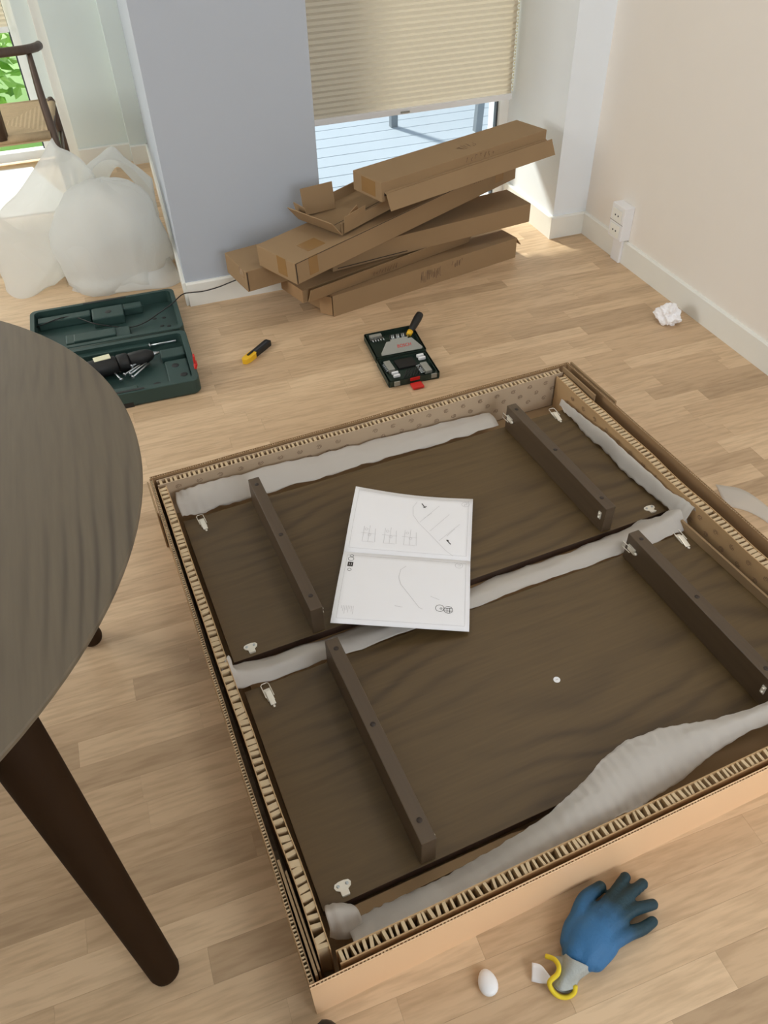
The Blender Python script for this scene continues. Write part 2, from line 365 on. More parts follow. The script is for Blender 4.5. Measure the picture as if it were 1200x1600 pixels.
def strip_score(s):
    x, y, Lh, t = s; best = 0
    ps = [proj((x + Lh*a, y + SW/2, 0)) for a in (0, .25, .5, .75, 1)]
    inn = [p is not None and -10 < p[0] < 1210 and -10 < p[1] < 1610 for p in ps]
    if not any(inn): return 0
    vis = 0
    for a, ok in zip((0, .25, .5, .75, 1), inn):
        px_, py_ = x + Lh*a, y + SW/2
        if not ok or in_carton(px_, py_): continue
        if py_ > 2.91 and 0.2 < px_ < 0.77: continue
        # hidden below the round table top, as the eye sees it
        k = 0.74 / HC; qx, qy = px_*(1-k), py_*(1-k)
        if hypot(qx + 0.757, qy - 1.059) < 0.69: continue
        d = (Vector((px_, py_, 0)) - Vector((0, 0, HC))).length; vis += Lh / d**3
    return vis
rank = sorted(range(len(strips)), key=lambda i: -strip_score(strips[i]))
single = {i for i in rank[:300] if strip_score(strips[i]) > 0}
bv, bf_, bt = [], [], []
for i, (x, y, Lh, t) in enumerate(strips):
    if i in single:
        o = bpy.data.objects.new('plank', strip_me(Lh)); C.objects.link(o); o.parent = fl; o.location = (x, y, 0); o['tone'] = t
    else:
        n0 = len(bv); g = 0.00012
        for zz in (-0.012, 0.0):
            for xx, yy in ((x+g, y+g), (x+Lh-g, y+g), (x+Lh-g, y+SW-g), (x+g, y+SW-g)): bv.append((xx, yy, zz))
        bf_ += [tuple(n0+k for k in f) for f in ((4,5,6,7),(0,1,5,4),(1,2,6,5),(2,3,7,6),(3,0,4,7))]; bt += [t]*8
rest = pyobj('planks', bv, bf_, MAT['floor'], fl); rest['kind'] = 'stuff'
a_ = rest.data.attributes.new('tone', 'FLOAT', 'POINT'); a_.data.foreach_set('value', bt)

def struct(o): o['kind'] = 'structure'; return o
def multi(name, boxes, mat):
    bm = bmesh.new()
    for a, b in boxes: addbox(bm, a, b)
    return struct(bm_obj(name, bm, mat))
multi('wall_right', [((XR, -1.7, 0), (XR+0.2, 3.6, CEIL))], MAT['warm_wall'])
# wall between the two windows, with the long side of the nook
struct(prism('wall_centre', [(0.2055, YF), (0.766, YF), (0.766, 3.50), (0.50, 3.50), (0.50, 5.0), (0.285, 5.0), (0.280, 4.60)], 0, CEIL, MAT['shaded_wall']))
struct(prism('wall_corner', [(1.797, YF+0.005), (XR, YF+0.005), (XR, 3.6), (1.797, 3.6)], 0, CEIL, MAT['lit_wall']))
multi('wall_lintel', [((0.766, YF, 2.25), (1.797, 3.5, CEIL))], MAT['wall'])
multi('wall_nook', [((0.187, 4.60, 0), (0.285, 5.0, CEIL)), ((-0.075, 4.655, 0), (0.187, 5.0, CEIL)), ((-0.20, 4.70, 0), (-0.075, 5.0, CEIL)), ((-2.3, 4.70, 0), (-1.5, 5.0, CEIL)), ((-1.5, 4.70, 2.2), (-0.20, 5.0, CEIL))], MAT['nook_wall'])
multi('wall_left', [((-2.5, -1.7, 0), (-2.3, 1.45, CEIL)), ((-2.5, 2.55, 0), (-2.3, 5.0, CEIL)), ((-2.5, 1.45, 0), (-2.3, 2.55, 0.8)), ((-2.5, 1.45, 2.1), (-2.3, 2.55, CEIL))], MAT['wall'])
multi('wall_rear', [((-2.3, -1.7, 0), (0.38, -1.5, CEIL)), ((1.82, -1.7, 0), (2.16, -1.5, CEIL)), ((0.38, -1.7, 0), (1.82, -1.5, 0.72)), ((0.38, -1.7, 2.08), (1.82, -1.5, CEIL))], MAT['wall'])
struct(prism('ceiling', [(-2.5, -1.7), (2.2, -1.7), (2.2, 3.6), (0.6, 3.6), (0.6, 5.0), (-2.5, 5.0)], CEIL, CEIL+0.1, MAT['wall']))
def base(name, p, q, h=0.095, t=0.012):
    p = Vector((p[0], p[1], 0)); q = Vector((q[0], q[1], 0)); d = (q-p); n = Vector((d.y, -d.x, 0)).normalized()
    bm = bmesh.new()
    prof = [(0, 0), (t, 0), (t, h-0.006), (t-0.004, h), (0, h)]
    a = [bm.verts.new(p + n*o_ + Vector((0, 0, z_))) for o_, z_ in prof]; b = [bm.verts.new(q + n*o_ + Vector((0, 0, z_))) for o_, z_ in prof]
    k = len(prof)
    for i in range(k): bm.faces.new((a[i], a[(i+1) % k], b[(i+1) % k], b[i]))
    bm.faces.new(a[::-1]); bm.faces.new(b)
    return struct(bm_obj(name, bm, MAT['trim']))
base('baseboard_right', (XR, YF+0.005), (XR, -1.5))
base('baseboard_corner', (1.797-0.0125, YF+0.005), (XR-0.012, YF+0.005))
base('baseboard_reveal', (1.797, 3.36), (1.797, YF+0.004))
base('baseboard_centre', (0.2055, YF), (0.62, YF))
base('baseboard_side', (0.280, 4.60), (0.2055, YF))
base('baseboard_nook', (0.187, 4.60), (0.279, 4.60))
base('baseboard_far', (-0.075, 4.655), (0.187, 4.655))
struct(box('trim_1', (-0.122, 4.672, 0), (-0.073, 4.70, 2.25), MAT['trim'], bevel=0.003))     # casing of the nook window

# terrace window
def window(name, x0, x1, z0, z1, y, fw=0.05, dark=True):
    w = bpy.data.objects.new(name, None); C.objects.link(w); w.location = (x0, y, 0); struct(w)
    ww = x1 - x0
    for nm, a, b in (('frame_stile', (0, -0.03, z0), (fw, 0.03, z1)), ('frame_stile', (ww-fw, -0.03, z0), (ww, 0.03, z1)), ('frame_rail', (fw, -0.03, z0), (ww-fw, 0.03, z0+fw)), ('frame_rail', (fw, -0.03, z1-fw), (ww-fw, 0.03, z1))):
        box(nm, a, b, MAT['frame'], w, bevel=0.003)
    for nm, a, b in (('gasket', (fw, -0.012, z0+fw), (fw+0.008, 0.012, z1-fw)), ('gasket', (ww-fw-0.008, -0.012, z0+fw), (ww-fw, 0.012, z1-fw))):
        box(nm, a, b, MAT['gasket'], w)
    box('glass_pane', (fw+0.004, -0.004, z0+fw), (ww-fw-0.004, 0.004, z1-fw), MAT['glass'], w)
    return w
window('window_1', 0.766, 1.797, -0.03, 2.25, YG + 0.03, fw=0.045)
window('window_2', -1.5, -0.20, 0.02, 2.2, 4.86, fw=0.045)
def blind(name, label, x0, x1, y, zb, zt, pitch=0.021):
    b = thing(name, label, 'blind', ((x0+x1)/2, y, zb)); w = (x1-x0)/2
    n = int((zt-zb-0.02)/pitch); vs, fs = [], []
    for i in range(2*n+1):
        d = 0.0045 if i % 2 else -0.0045
        z = 0.022 + i*pitch/2; vs += [(-w, d, z), (w, d, z)]
    for i in range(2*n): fs.append((2*i, 2*i+1, 2*i+3, 2*i+2))
    pyobj('pleated_fabric', vs, fs, MAT['blind'], b)
    box('bottom_rail', (-w, -0.014, 0), (w, 0.014, 0.024), MAT['white'], b, bevel=0.003)
    box('pull_tab', (-0.02, -0.020, 0.006), (0.02, -0.0145, 0.013), MAT['grey'], b, bevel=0.001)
    box('head_rail', (-w, -0.018, zt-zb-0.03), (w, 0.018, zt-zb), MAT['white'], b, bevel=0.003)
    return b
b1 = blind('pleated_blind', 'cream pleated blind half lowered over the terrace window above the stacked cartons', 0.778, 1.782, 3.365, 0.452, 2.24)
bm = bmesh.new()
for k in range(70): addlathe(bm, [(0.0008, -0.0035), (0.003, -0.002), (0.003, 0.002), (0.0008, 0.0035)], Matrix.Translation((0.499, -0.016, 0.04 + k*0.0115)), 6)
bm_obj('bead_chain', bm, MAT['label'], b1, True)
blind('pleated_blind', 'cream blind at the top left corner, lowered over the leafy window', -1.44, -0.245, 4.80, 0.625, 2.15)

# socket on the right wall
so = thing('wall_socket', 'white double power socket on the right wall just above the baseboard', 'socket', (XR-0.012, 2.62, 0.0))
box('back_box', (-0.034, -0.045, 0.10), (0.012, 0.045, 0.235), MAT['white'], so, bevel=0.004)
box('cable_duct', (-0.012, -0.03, 0.0), (0.0, 0.03, 0.10), MAT['white'], so, bevel=0.003)
for zz in (0.135, 0.195):
    f_ = box('outlet_face', (-0.037, -0.032, zz-0.024), (-0.034, 0.032, zz+0.024), MAT['trim'], so, bevel=0.002)
    for dy in (-0.010, 0.010): lathe('pin_hole', [(0.0035, 0), (0.0035, 0.001)], MAT['gasket'], f_, Matrix.Translation((-0.0372, dy, zz)) @ Matrix.Rotation(-pi/2, 4, 'Y'), 10)
box('cover_seam', (-0.0345, -0.045, 0.166), (-0.0338, 0.045, 0.168), MAT['grey'], so)

# ================================================================== OUTDOORS
tr = struct(box('terrace_floor', (0.50, 3.46, -0.12), (7.5, 12.0, -0.06), MAT['metal']))
yy = 3.47; k = 0
dme = None
while yy < 11.5:
    o = box('deck_board', (0, 0, 0), (6.9, 0.140, 0.03), MAT['deck'], tr, bevel=0.003) if dme is None else link('deck_board', dme, None, tr)
    dme = o.data; o.location = (0.56, yy, -0.05); yy += 0.145
ot = thing('terrace_table', 'grey metal table legs standing on the deck outside the glass', 'table', (2.2, 5.0, -0.02))
for (fx, fy), (tx, ty) in (((1.71, 4.67), (1.73, 4.69)), ((2.13, 4.40), (2.21, 4.47)), ((2.3, 5.6), (2.31, 5.58)), ((2.9, 5.2), (2.88, 5.2))):
    bm = bmesh.new(); a = Vector((fx-2.2, fy-5.0, 0)); b = Vector((tx-2.2, ty-5.0, 0.70)); d = 0.02
    vs = [bm.verts.new(p + Vector((sx*d, sy*d, 0))) for p in (a, b) for sx, sy in ((-1,-1),(1,-1),(1,1),(-1,1))]
    for f in ((0,1,5,4),(1,2,6,5),(2,3,7,6),(3,0,4,7),(4,5,6,7),(3,2,1,0)): bm.faces.new([vs[i] for i in f])
    bm_obj('leg', bm, MAT['metal'], ot)
prism('table_top', [(-0.55, -0.35), (0.05, -0.68), (0.78, 0.22), (0.12, 0.68)], 0.70, 0.73, MAT['metal'], ot)
gr = struct(prism('ground', [(-14, 5.05), (0.45, 5.05), (0.45, 26), (-14, 26)], -0.6, -0.5, MAT['leafgreen']))
def tree(x, y, h, rx, label, seed):
    t = thing('garden_tree', label, 'tree', (x, y, -0.5), group='trees outside the far window')
    r_ = random.Random(seed)
    tube('trunk', [(0, 0, 0), (0.05, 0, h*0.35), (-0.05, 0.05, h*0.7)], [0.09, 0.07, 0.03], MAT['bark'], t)
    vs, fs = [], []
    for k in range(2600):
        while True:
            p = Vector((r_.uniform(-1, 1), r_.uniform(-1, 1), r_.uniform(-1, 1)))
            if p.length < 1: break
        c = Vector((p.x*rx, p.y*rx, h*0.52 + p.z*h*0.5)); s = r_.uniform(0.05, 0.09)
        a = Vector((r_.uniform(-1, 1), r_.uniform(-1, 1), r_.uniform(-.6, .6))).normalized(); b = a.cross(Vector((r_.uniform(-1, 1), r_.uniform(-1, 1), 1))).normalized()
        n = a.cross(b)
        n0 = len(vs); vs += [c - a*s, c + b*s*0.5 + n*s*.15, c + a*s, c - b*s*0.5 + n*s*.15]; fs.append((n0, n0+1, n0+2, n0+3))
    f_ = pyobj('foliage', vs, fs, MAT['leafgreen'], t); f_['kind'] = 'stuff'
    return t
tree(-0.75, 7.8, 2.6, 1.0, 'bright green leafy tree close outside the far window', 3)
tree(-2.0, 12.0, 4.2, 1.9, 'larger pale green tree behind, outside the far window', 5)

# ================================================================== ROUND TABLE (left foreground)
TC = Vector((-0.757, 1.059, 0)); TRAD = 0.709; TZ = 0.74
tb = thing('dining_table', 'round dining table with grey-brown stained oak top and thick tapered legs', 'table', TC)
lathe('table_top', [(TRAD-0.045, -0.030), (TRAD-0.006, -0.012), (TRAD, -0.007), (TRAD, -0.002), (TRAD-0.002, 0.0)], MAT['top'], tb, Matrix.Translation((0, 0, TZ)), 160, smooth=False)
def leg(foot, top):
    a = Vector(foot) - TC; b = Vector(top) - TC
    P = [a.lerp(b, t) for t in (0, 0.008, 0.022, 0.3, 0.7, 1.0)]
    return tube('leg', P, [0.017, 0.0235, 0.0262, 0.031, 0.040, 0.0455], MAT['legwood'], tb, 28)
leg((-0.232, 0.556, 0), (-0.322, 0.758, 0.722)); leg((-0.292, 1.352, 0), (-0.36, 1.18, 0.722))
leg((-1.24, 0.556, 0), (-1.15, 0.758, 0.722)); leg((-1.24, 1.46, 0), (-1.17, 1.29, 0.722))
ring = [(cos(t*2*pi/48)*0.44, sin(t*2*pi/48)*0.44, 0.690) for t in range(49)]
bm = bmesh.new()
for a in range(48):
    t0, t1 = a*2*pi/48, (a+1)*2*pi/48
    q = [(0.36, 0.65), (0.38, 0.65), (0.38, 0.715), (0.36, 0.715)]
    A = [bm.verts.new((r_*cos(t0), r_*sin(t0), z_)) for r_, z_ in q]; B = [bm.verts.new((r_*cos(t1), r_*sin(t1), z_)) for r_, z_ in q]
    for i in range(4): bm.faces.new((A[i], A[(i+1) % 4], B[(i+1) % 4], B[i]))
bmesh.ops.remove_doubles(bm, verts=bm.verts[:], dist=1e-5)
bm_obj('apron', bm, MAT['legwood'], tb)

# ================================================================== BIG SHALLOW CARTON WITH THE TWO LEAVES
def bw(u, v, z=0.0): return Vector((u*cos(BA) - v*sin(BA), u*sin(BA) + v*cos(BA), z))
def ub(p):
    p = Vector(p); return Vector((p.x*cos(BA) + p.y*sin(BA), -p.x*sin(BA) + p.y*cos(BA), p.z))
def px_b(px, py, z): return ub(at(px, py, z))
U0, V0 = 0.70, 1.075
bx = thing('leaf_carton', 'large shallow open cardboard carton with honeycomb-lined sides on the floor', 'carton', bw(U0, V0), (0, 0, BA))
def cb(name, a, b, mat, parent=None, bevel=0.0, M=None):
    bm = bmesh.new(); addbox(bm, (a[0]-U0, a[1]-V0, a[2]), (b[0]-U0, b[1]-V0, b[2]), bevel, M)
    return bm_obj(name, bm, mat, parent or bx)
RZ = 0.130
cb('bottom', (0.044, 0.417, 0.0), (1.36, 1.745, 0.010), MAT['card'])
def layered(name, p, q, w, z0, z1, step, mat, jit=0.25, t=0.0012, sheet_t=0.0012, parent=None, wav=0.0, sheet_mat=None, seed=1, core_drop=0.001):
    """a board standing on edge from p to q (carton frame), open cells showing on top"""
    p = Vector((p[0]-U0, p[1]-V0, 0)); q = Vector((q[0]-U0, q[1]-V0, 0)); d = q - p; Ln = d.length; d.normalize(); n = Vector((-d.y, d.x, 0))
    r_ = random.Random(seed)
    nseg = 40
    def off(s): return n * (wav * noise.noise(Vector((s*5, seed*3.1, 0))))
    def top(s): return z1 + wav*0.6*noise.noise(Vector((s*9, seed*7.7, 2)))
    root = None
    sg_ = 1 if w > 0 else -1; sheet_t = sheet_t*sg_
    for o_ in (0.0, w - sheet_t):
        vs, fs = [], []
        for i in range(nseg+1):
            s = Ln*i/nseg; c = p + d*s + off(s)
            for oo, zz in ((o_, z0), (o_+sheet_t, z0), (o_+sheet_t, top(s)), (o_, top(s))): vs.append(c + n*oo + Vector((0, 0, zz)))
        for i in range(nseg):
            a = 4*i; b = a + 4
            for k in range(4): fs.append((a+k, a+(k+1) % 4, b+(k+1) % 4, b+k))
        fs += [(0, 1, 2, 3), (4*nseg+3, 4*nseg+2, 4*nseg+1, 4*nseg)]
        o = pyobj(name, vs, fs, sheet_mat or mat, parent or bx); root = root or o
    vs, fs = [], []; s = step*0.3
    while s < Ln - t:
        c = p + d*s + off(s); lean = d * (r_.uniform(-1, 1)*jit*step*0.5); zt = top(s) - core_drop*(1 + r_.random())
        tt = t * (1 + r_.random()*0.8)
        n0 = len(vs)
        for oo, sg in ((sheet_t, -1), (w - sheet_t, 1)):
            for dd in (0, tt):
                for zz in (z0, zt): vs.append(c + n*oo + lean*sg + d*dd + Vector((0, 0, zz)))
        for f in ((0,1,3,2), (4,6,7,5), (0,4,5,1), (2,3,7,6), (1,5,7,3)): fs.append(tuple(n0+k for k in f))
        s += step * (1 + r_.uniform(-jit, jit))
    # paper filling part way down so that the cells end in shade
    o = pyobj('honeycomb_core', vs, fs, MAT['core'], parent or bx); o['kind'] = 'stuff'
    return root
# outer corrugated walls
layered('outer_wall', (0.032, 1.742), (0.020, 0.412), 0.009, 0.0, RZ-0.002, 0.0065, MAT['card2'], 0.1, 0.0018, 0.0016, seed=2, wav=0.002)
layered('outer_wall', (0.020, 0.409), (1.362, 0.407), 0.006, 0.0, RZ, 0.0065, MAT['gloss_card'], 0.1, 0.0018, 0.0018, seed=3, core_drop=0.0005)
layered('outer_wall', (1.354, 0.409), (1.354, 1.742), -0.007, 0.0, RZ+0.002, 0.0065, MAT['card2'], 0.1, 0.0018, 0.0016, seed=4)
layered('outer_wall', (1.36, 1.738), (0.034, 1.738), -0.008, 0.0, RZ+0.002, 0.0065, MAT['card2'], 0.1, 0.0018, 0.0016, seed=5, wav=0.002)
# honeycomb liners
layered('honeycomb_board', (0.069, 1.700), (0.070, 0.452), -0.022, 0.012, RZ-0.004, 0.0165, MAT['kraft'], 0.2, 0.0070, 0.0020, seed=6, wav=0.004)
layered('honeycomb_board', (0.076, 0.424), (1.285, 0.424), 0.022, 0.012, RZ-0.003, 0.0120, MAT['kraft'], 0.3, 0.0038, 0.0020, seed=7, wav=0.001)
layered('honeycomb_board', (1.290, 0.45), (1.292, 1.700), -0.028, 0.012, RZ-0.004, 0.0145, MAT['kraft'], 0.12, 0.0055, 0.0022, seed=8, wav=0.006)
layered('honeycomb_board', (1.320, 1.708), (0.048, 1.708), -0.024, 0.012, RZ-0.003, 0.0130, MAT['back_kraft'], 0.12, 0.0042, 0.0022, seed=9, wav=0.003)
# folded cardboard pieces at corners and edges
cb('corner_flap', (0.0335, 0.425, 0.012), (0.038, 0.62, RZ+0.001), MAT['card'])
cb('corner_flap', (0.0405, 0.432, 0.012), (0.044, 0.60, RZ-0.006), MAT['card'])
cb('corner_flap', (0.0235, 1.60, 0.0), (0.0275, 1.735, RZ-0.004), MAT['card'], M=None)
cb('corner_flap', (1.365, 1.50, 0.0), (1.370, 1.737, RZ+0.006), MAT['card'])
cb('corner_flap', (1.326, 1.55, 0.05), (1.331, 1.72, RZ+0.008), MAT['card'])
# printed marks on the inner faces
def ringmark(vs, fs, c, e1, e2, r0, rot, n=6, w=0.0016):
    n0 = len(vs)
    for k in range(n):
        a = rot + 2*pi*k/n
        for rr_ in (r0, r0 - w): vs.append(c + e1*(rr_*cos(a)) + e2*(rr_*sin(a)*0.85))
    for k in range(n):
        if k == 4: continue
        a = n0 + 2*k; b = n0 + 2*((k+1) % n); fs.append((a, b, b+1, a+1))
r_ = random.Random(4); vs, fs = [], []
k = 0; u = 0.10
while u < 1.30:
    for j, zz in enumerate((0.055, 0.083, 0.110)):
        c = Vector((u + (0.026 if j == 1 else 0) - U0, 1.7072 - V0, zz - 0.004))
        ringmark(vs, fs, c, Vector((1, 0, 0)), Vector((0, 0, 1)), 0.0085, r_.random()*6); ringmark(vs, fs, c, Vector((1, 0, 0)), Vector((0, 0, 1)), 0.0045, r_.random()*6)
    u += 0.058
v = 0.50
while v < 1.66:
    for j, zz in enumerate((0.045, 0.075, 0.104)):
        c = Vector((1.2880 - U0, v + (0.026 if j == 1 else 0) - V0, zz))
        ringmark(vs, fs, c, Vector((0, 1, 0)), Vector((0, 0, 1)), 0.0085, r_.random()*6); ringmark(vs, fs, c, Vector((0, 1, 0)), Vector((0, 0, 1)), 0.0045, r_.random()*6)
    v += 0.058
o = pyobj('printed_marks', vs, fs, MAT['print_'], bx); o['kind'] = 'stuff'
# inserts lying in the carton
cb('spacer_pad', (0.10, 0.56, 0.010), (1.25, 1.60, 0.036), MAT['card2'])
prism('edge_insert', [(0.111-U0, 0.528-V0), (0.103-U0, 0.506-V0), (0.21-U0, 0.508-V0), (0.313-U0, 0.510-V0), (0.42-U0, 0.513-V0), (0.53-U0, 0.518-V0), (0.454-U0, 0.528-V0)], 0.034, 0.044, MAT['card'], bx)
bm = bmesh.new(); addbox(bm, (-0.21, -0.003, 0.012), (0.37, 0.003, 0.085), 0, Matrix.Translation((1.273-U0, 0.68-V0, 0)) @ Matrix.Rotation(radians(90+2.2), 4, 'Z')); bm_obj('edge_insert', bm, MAT['card'], bx)

# -- the two extension leaves
LZ0, LZ1, RLZ = 0.037, 0.060, 0.141
def latch(parent, loc, rot, scale=1.0):
    """chrome draw latch: base, lever and wire loop (points to +y)"""
    M = Matrix.Translation(loc) @ Matrix.Rotation(rot, 4, 'Z') @ Matrix.Scale(scale, 4)
    bm = bmesh.new(); addbox(bm, (-0.008, -0.012, 0), (0.008, 0.022, 0.002), 0.0006, M); l = bm_obj('latch', bm, MAT['steel'], parent)
    bm = bmesh.new(); addbox(bm, (-0.0065, -0.024, 0.004), (0.0065, 0.012, 0.0075), 0.0012, M @ Matrix.Rotation(radians(9), 4, 'X')); bm_obj('lever', bm, MAT['steel'], l)
    bm = bmesh.new(); P = [M @ Vector(p) for p in ((-0.0095, -0.004, 0.006), (-0.0095, 0.030, 0.007), (-0.006, 0.034, 0.007), (0.006, 0.034, 0.007), (0.0095, 0.030, 0.007), (0.0095, -0.004, 0.006))]
    addtube(bm, P, 0.0011*scale, 6); bm_obj('wire_loop', bm, MAT['steel'], l, True)
    bm = bmesh.new(); addlathe(bm, [(0.0035, 0), (0.0035, 0.002), (0.001, 0.003)], M @ Matrix.Translation((0, -0.028, 0)), 10); bm_obj('screw', bm, MAT['steel'], l, True)
    return l
def keeper(parent, loc, rot):
    M = Matrix.Translation(loc) @ Matrix.Rotation(rot, 4, 'Z')
    pts = [(-0.016, 0.008), (-0.013, 0.013), (-0.005, 0.015), (0.005, 0.015), (0.013, 0.013), (0.016, 0.008), (0.014, 0.002), (0.0075, -0.002), (0.0075, -0.011), (-0.0075, -0.011), (-0.0075, -0.002), (-0.014, 0.002)]
    bm = bmesh.new(); vs = addprism(bm, pts, 0, 0.002); bmesh.ops.transform(bm, matrix=M, verts=vs); k_ = bm_obj('keeper_plate', bm, MAT['steel'], parent)
    bm = bmesh.new(); addbox(bm, (-0.007, -0.013, 0), (0.007, -0.010, 0.006), 0.0005, M); bm_obj('hook', bm, MAT['steel'], k_)
    for sx in (-0.0085, 0.0085):
        bm = bmesh.new(); addlathe(bm, [(0.0032, 0.002), (0.0028, 0.0032), (0.001, 0.0028)], M @ Matrix.Translation((sx, 0.0075, 0)), 10); bm_obj('screw', bm, MAT['zinc'], k_, True)
    return k_
def leaf(label, u0, u1, v0, v1, sticker=None):
    cu, cv = (u0+u1)/2, (v0+v1)/2
    t = thing('table_leaf', label, 'table leaf', bw(cu, cv, LZ0), (0, 0, BA), 'extension leaves in the carton')
    L_ = lambda u, v, z: (u-cu, v-cv, z-LZ0)
    bm = bmesh.new(); addbox(bm, L_(u0, v0, LZ0), L_(u1, v1, LZ1), 0.0015); p = bm_obj('panel', bm, MAT['leaf'], t)
    p.data.materials.append(MAT['leaf_edge'])
    for f in p.data.polygons:
        if f.normal.z < 0.5: f.material_index = 1
    for ru in (0.272, 1.062):
        bm = bmesh.new(); addbox(bm, L_(ru, v0+0.004, LZ1+0.0002), L_(ru+0.030, v1-0.004 if ru < 1 else v1-0.004, RLZ), 0.002); r = bm_obj('rail', bm, MAT['rail'], t)
        for vv in (v0+0.046, (v0+v1)/2+0.012, v1-0.033):
            bm = bmesh.new(); addlathe(bm, [(0.0055, 0), (0.0055, 0.0006), (0.002, 0.0012)], Matrix.Translation(L_(ru+0.016, vv, RLZ)), 14); bm_obj('screw_plug', bm, MAT['plug'], r, True)
        side = -1 if ru > 1 else 1
        x = ru - 0.0008 if side < 0 else ru + 0.0308
        for vv, kk in ((v1-0.028, 0), (v0+0.022, 1)):
            M = Matrix.Translation(L_(x, vv, LZ1+0.048)) @ Matrix.Rotation(side*pi/2, 4, 'Y')
            if kk == 0 and side < 0:
                bm = bmesh.new(); addbox(bm, (-0.008, -0.014, -0.001), (0.008, 0.012, 0.003), 0.0006, M); h = bm_obj('side_latch', bm, MAT['steel'], r)
                bm = bmesh.new(); addtube(bm, [M @ Vector(q) for q in ((-0.008, -0.002, 0.006), (-0.008, 0.026, 0.008), (0.008, 0.026, 0.008), (0.008, -0.002, 0.006))], 0.0011, 6); bm_obj('wire_loop', bm, MAT['steel'], h, True)
                bm = bmesh.new(); addlathe(bm, [(0.004, 0.002), (0.004, 0.006), (0.001, 0.007)], M @ Matrix.Translation((0.0, -0.018, -0.002)), 10); bm_obj('screw', bm, MAT['steel'], h, True)
            elif kk == 1:
                bm = bmesh.new(); addbox(bm, (-0.011, -0.005, -0.001), (0.011, 0.005, 0.002), 0.0006, M); h = bm_obj('side_keeper', bm, MAT['steel'], r)
                for sx in (-0.006, 0.006):
                    bm = bmesh.new(); addlathe(bm, [(0.003, 0.002), (0.0026, 0.0045), (0.001, 0.005)], M @ Matrix.Translation((sx, 0, 0)), 8); bm_obj('screw', bm, MAT['steel'], h, True)
    for uu in (0.129, 1.232):
        if uu < 1: latch(t, L_(uu, v1-0.034, LZ1), radians(4), 0.95)
        else: latch(t, L_(uu, v1-0.022, LZ1), radians(-4), 1.0)
        keeper(t, L_(uu, v0+0.021, LZ1), 0)
    if sticker:
        bm = bmesh.new(); addlathe(bm, [(0.0075, 0), (0.0075, 0.0008), (0.006, 0.001)], Matrix.Translation(L_(sticker[0], sticker[1], LZ1)), 20); s = bm_obj('round_sticker', bm, MAT['white'], t); s['label'] = 'small round white sticker'
        bm = bmesh.new(); addbox(bm, L_(sticker[0]-0.003, sticker[1]-0.001, LZ1+0.001), L_(sticker[0]+0.003, sticker[1]+0.001, LZ1+0.0014)); bm_obj('sticker_print', bm, MAT['faint'], s)
    return t
leaf('dark oak table leaf with two rails farther from the camera, no sticker on it', 0.082, 1.272, 1.112, 1.616)
leaf('dark oak table leaf with two rails nearer the camera, marked by a round white sticker', 0.082, 1.272, 0.534, 1.028, (0.712, 0.777))

# -- foam wrap strips
def foamstrip(label, curves, nu=14, nv=8, jit=0.003, freq=14, seed=1.0, ruffle=0.002, n=3):
    rows = loft([[bw(*p) for p in c] for c in curves], nu, nv, jit, freq, seed)
    m = len(rows[0])
    for i, row in enumerate(rows):
        for j, p in enumerate(row):
            w = j/(m-1); e_ = 0.35 + 0.65*abs(2*w - 1)
            rid = 1 - abs(noise.noise(Vector((p.x*34 + seed, p.y*34, w*2))))*2
            pl = sin(i*1.55 + 2.2*noise.noise(Vector((i*0.11, w*1.5, seed))) + w*1.2)
            row[j] = p + Vector((0, 0, 0.0016*(rid-0.5) + 0.8*ruffle*e_*pl + 0.003*noise.noise(p*14)))
            if j in (0, m-1): row[j] += noise.noise_vector(p*22)*0.005
            row[j].z = max(row[j].z, 0.0618 if 0.11 < w < 0.0 else 0.02)
    o = sheet('foam_sheet', rows, MAT['foam'], None, 0.0008)
    return tag(o, label, 'foam sheet', 'foam wrap in the leaf carton')
# behind the far leaf, left and right of the first rail
foamstrip('white foam strip tucked along the back wall of the carton behind the far leaf',
    [[(0.082, 1.622, 0.070), (0.16, 1.625, 0.066), (0.30, 1.626, 0.064), (0.55, 1.626, 0.064), (0.80, 1.626, 0.063), (1.05, 1.624, 0.062)],
     [(0.080, 1.650, 0.098), (0.16, 1.655, 0.090), (0.30, 1.66, 0.084), (0.55, 1.66, 0.080), (0.80, 1.66, 0.076), (1.05, 1.655, 0.070)],
     [(0.085, 1.690, 0.095), (0.16, 1.692, 0.104), (0.30, 1.694, 0.096), (0.55, 1.694, 0.088), (0.80, 1.694, 0.080), (1.05, 1.692, 0.068)]], jit=0.005, seed=3)
foamstrip('white foam strip lying between the two dark leaves under the booklet',
    [[(0.050, 1.060, 0.118), (0.082, 1.034, 0.066), (0.30, 1.030, 0.063), (0.60, 1.030, 0.063), (0.90, 1.030, 0.063), (1.15, 1.030, 0.063), (1.270, 1.034, 0.066)],
     [(0.072, 1.085, 0.125), (0.10, 1.056, 0.092), (0.30, 1.058, 0.070), (0.60, 1.060, 0.069), (0.90, 1.062, 0.070), (1.15, 1.062, 0.078), (1.275, 1.07, 0.094)],
     [(0.074, 1.108, 0.090), (0.09, 1.102, 0.060), (0.30, 1.105, 0.040), (0.60, 1.106, 0.040), (0.90, 1.106, 0.042), (1.15, 1.106, 0.052), (1.27, 1.106, 0.070)]], nu=14, jit=0.005, seed=9)
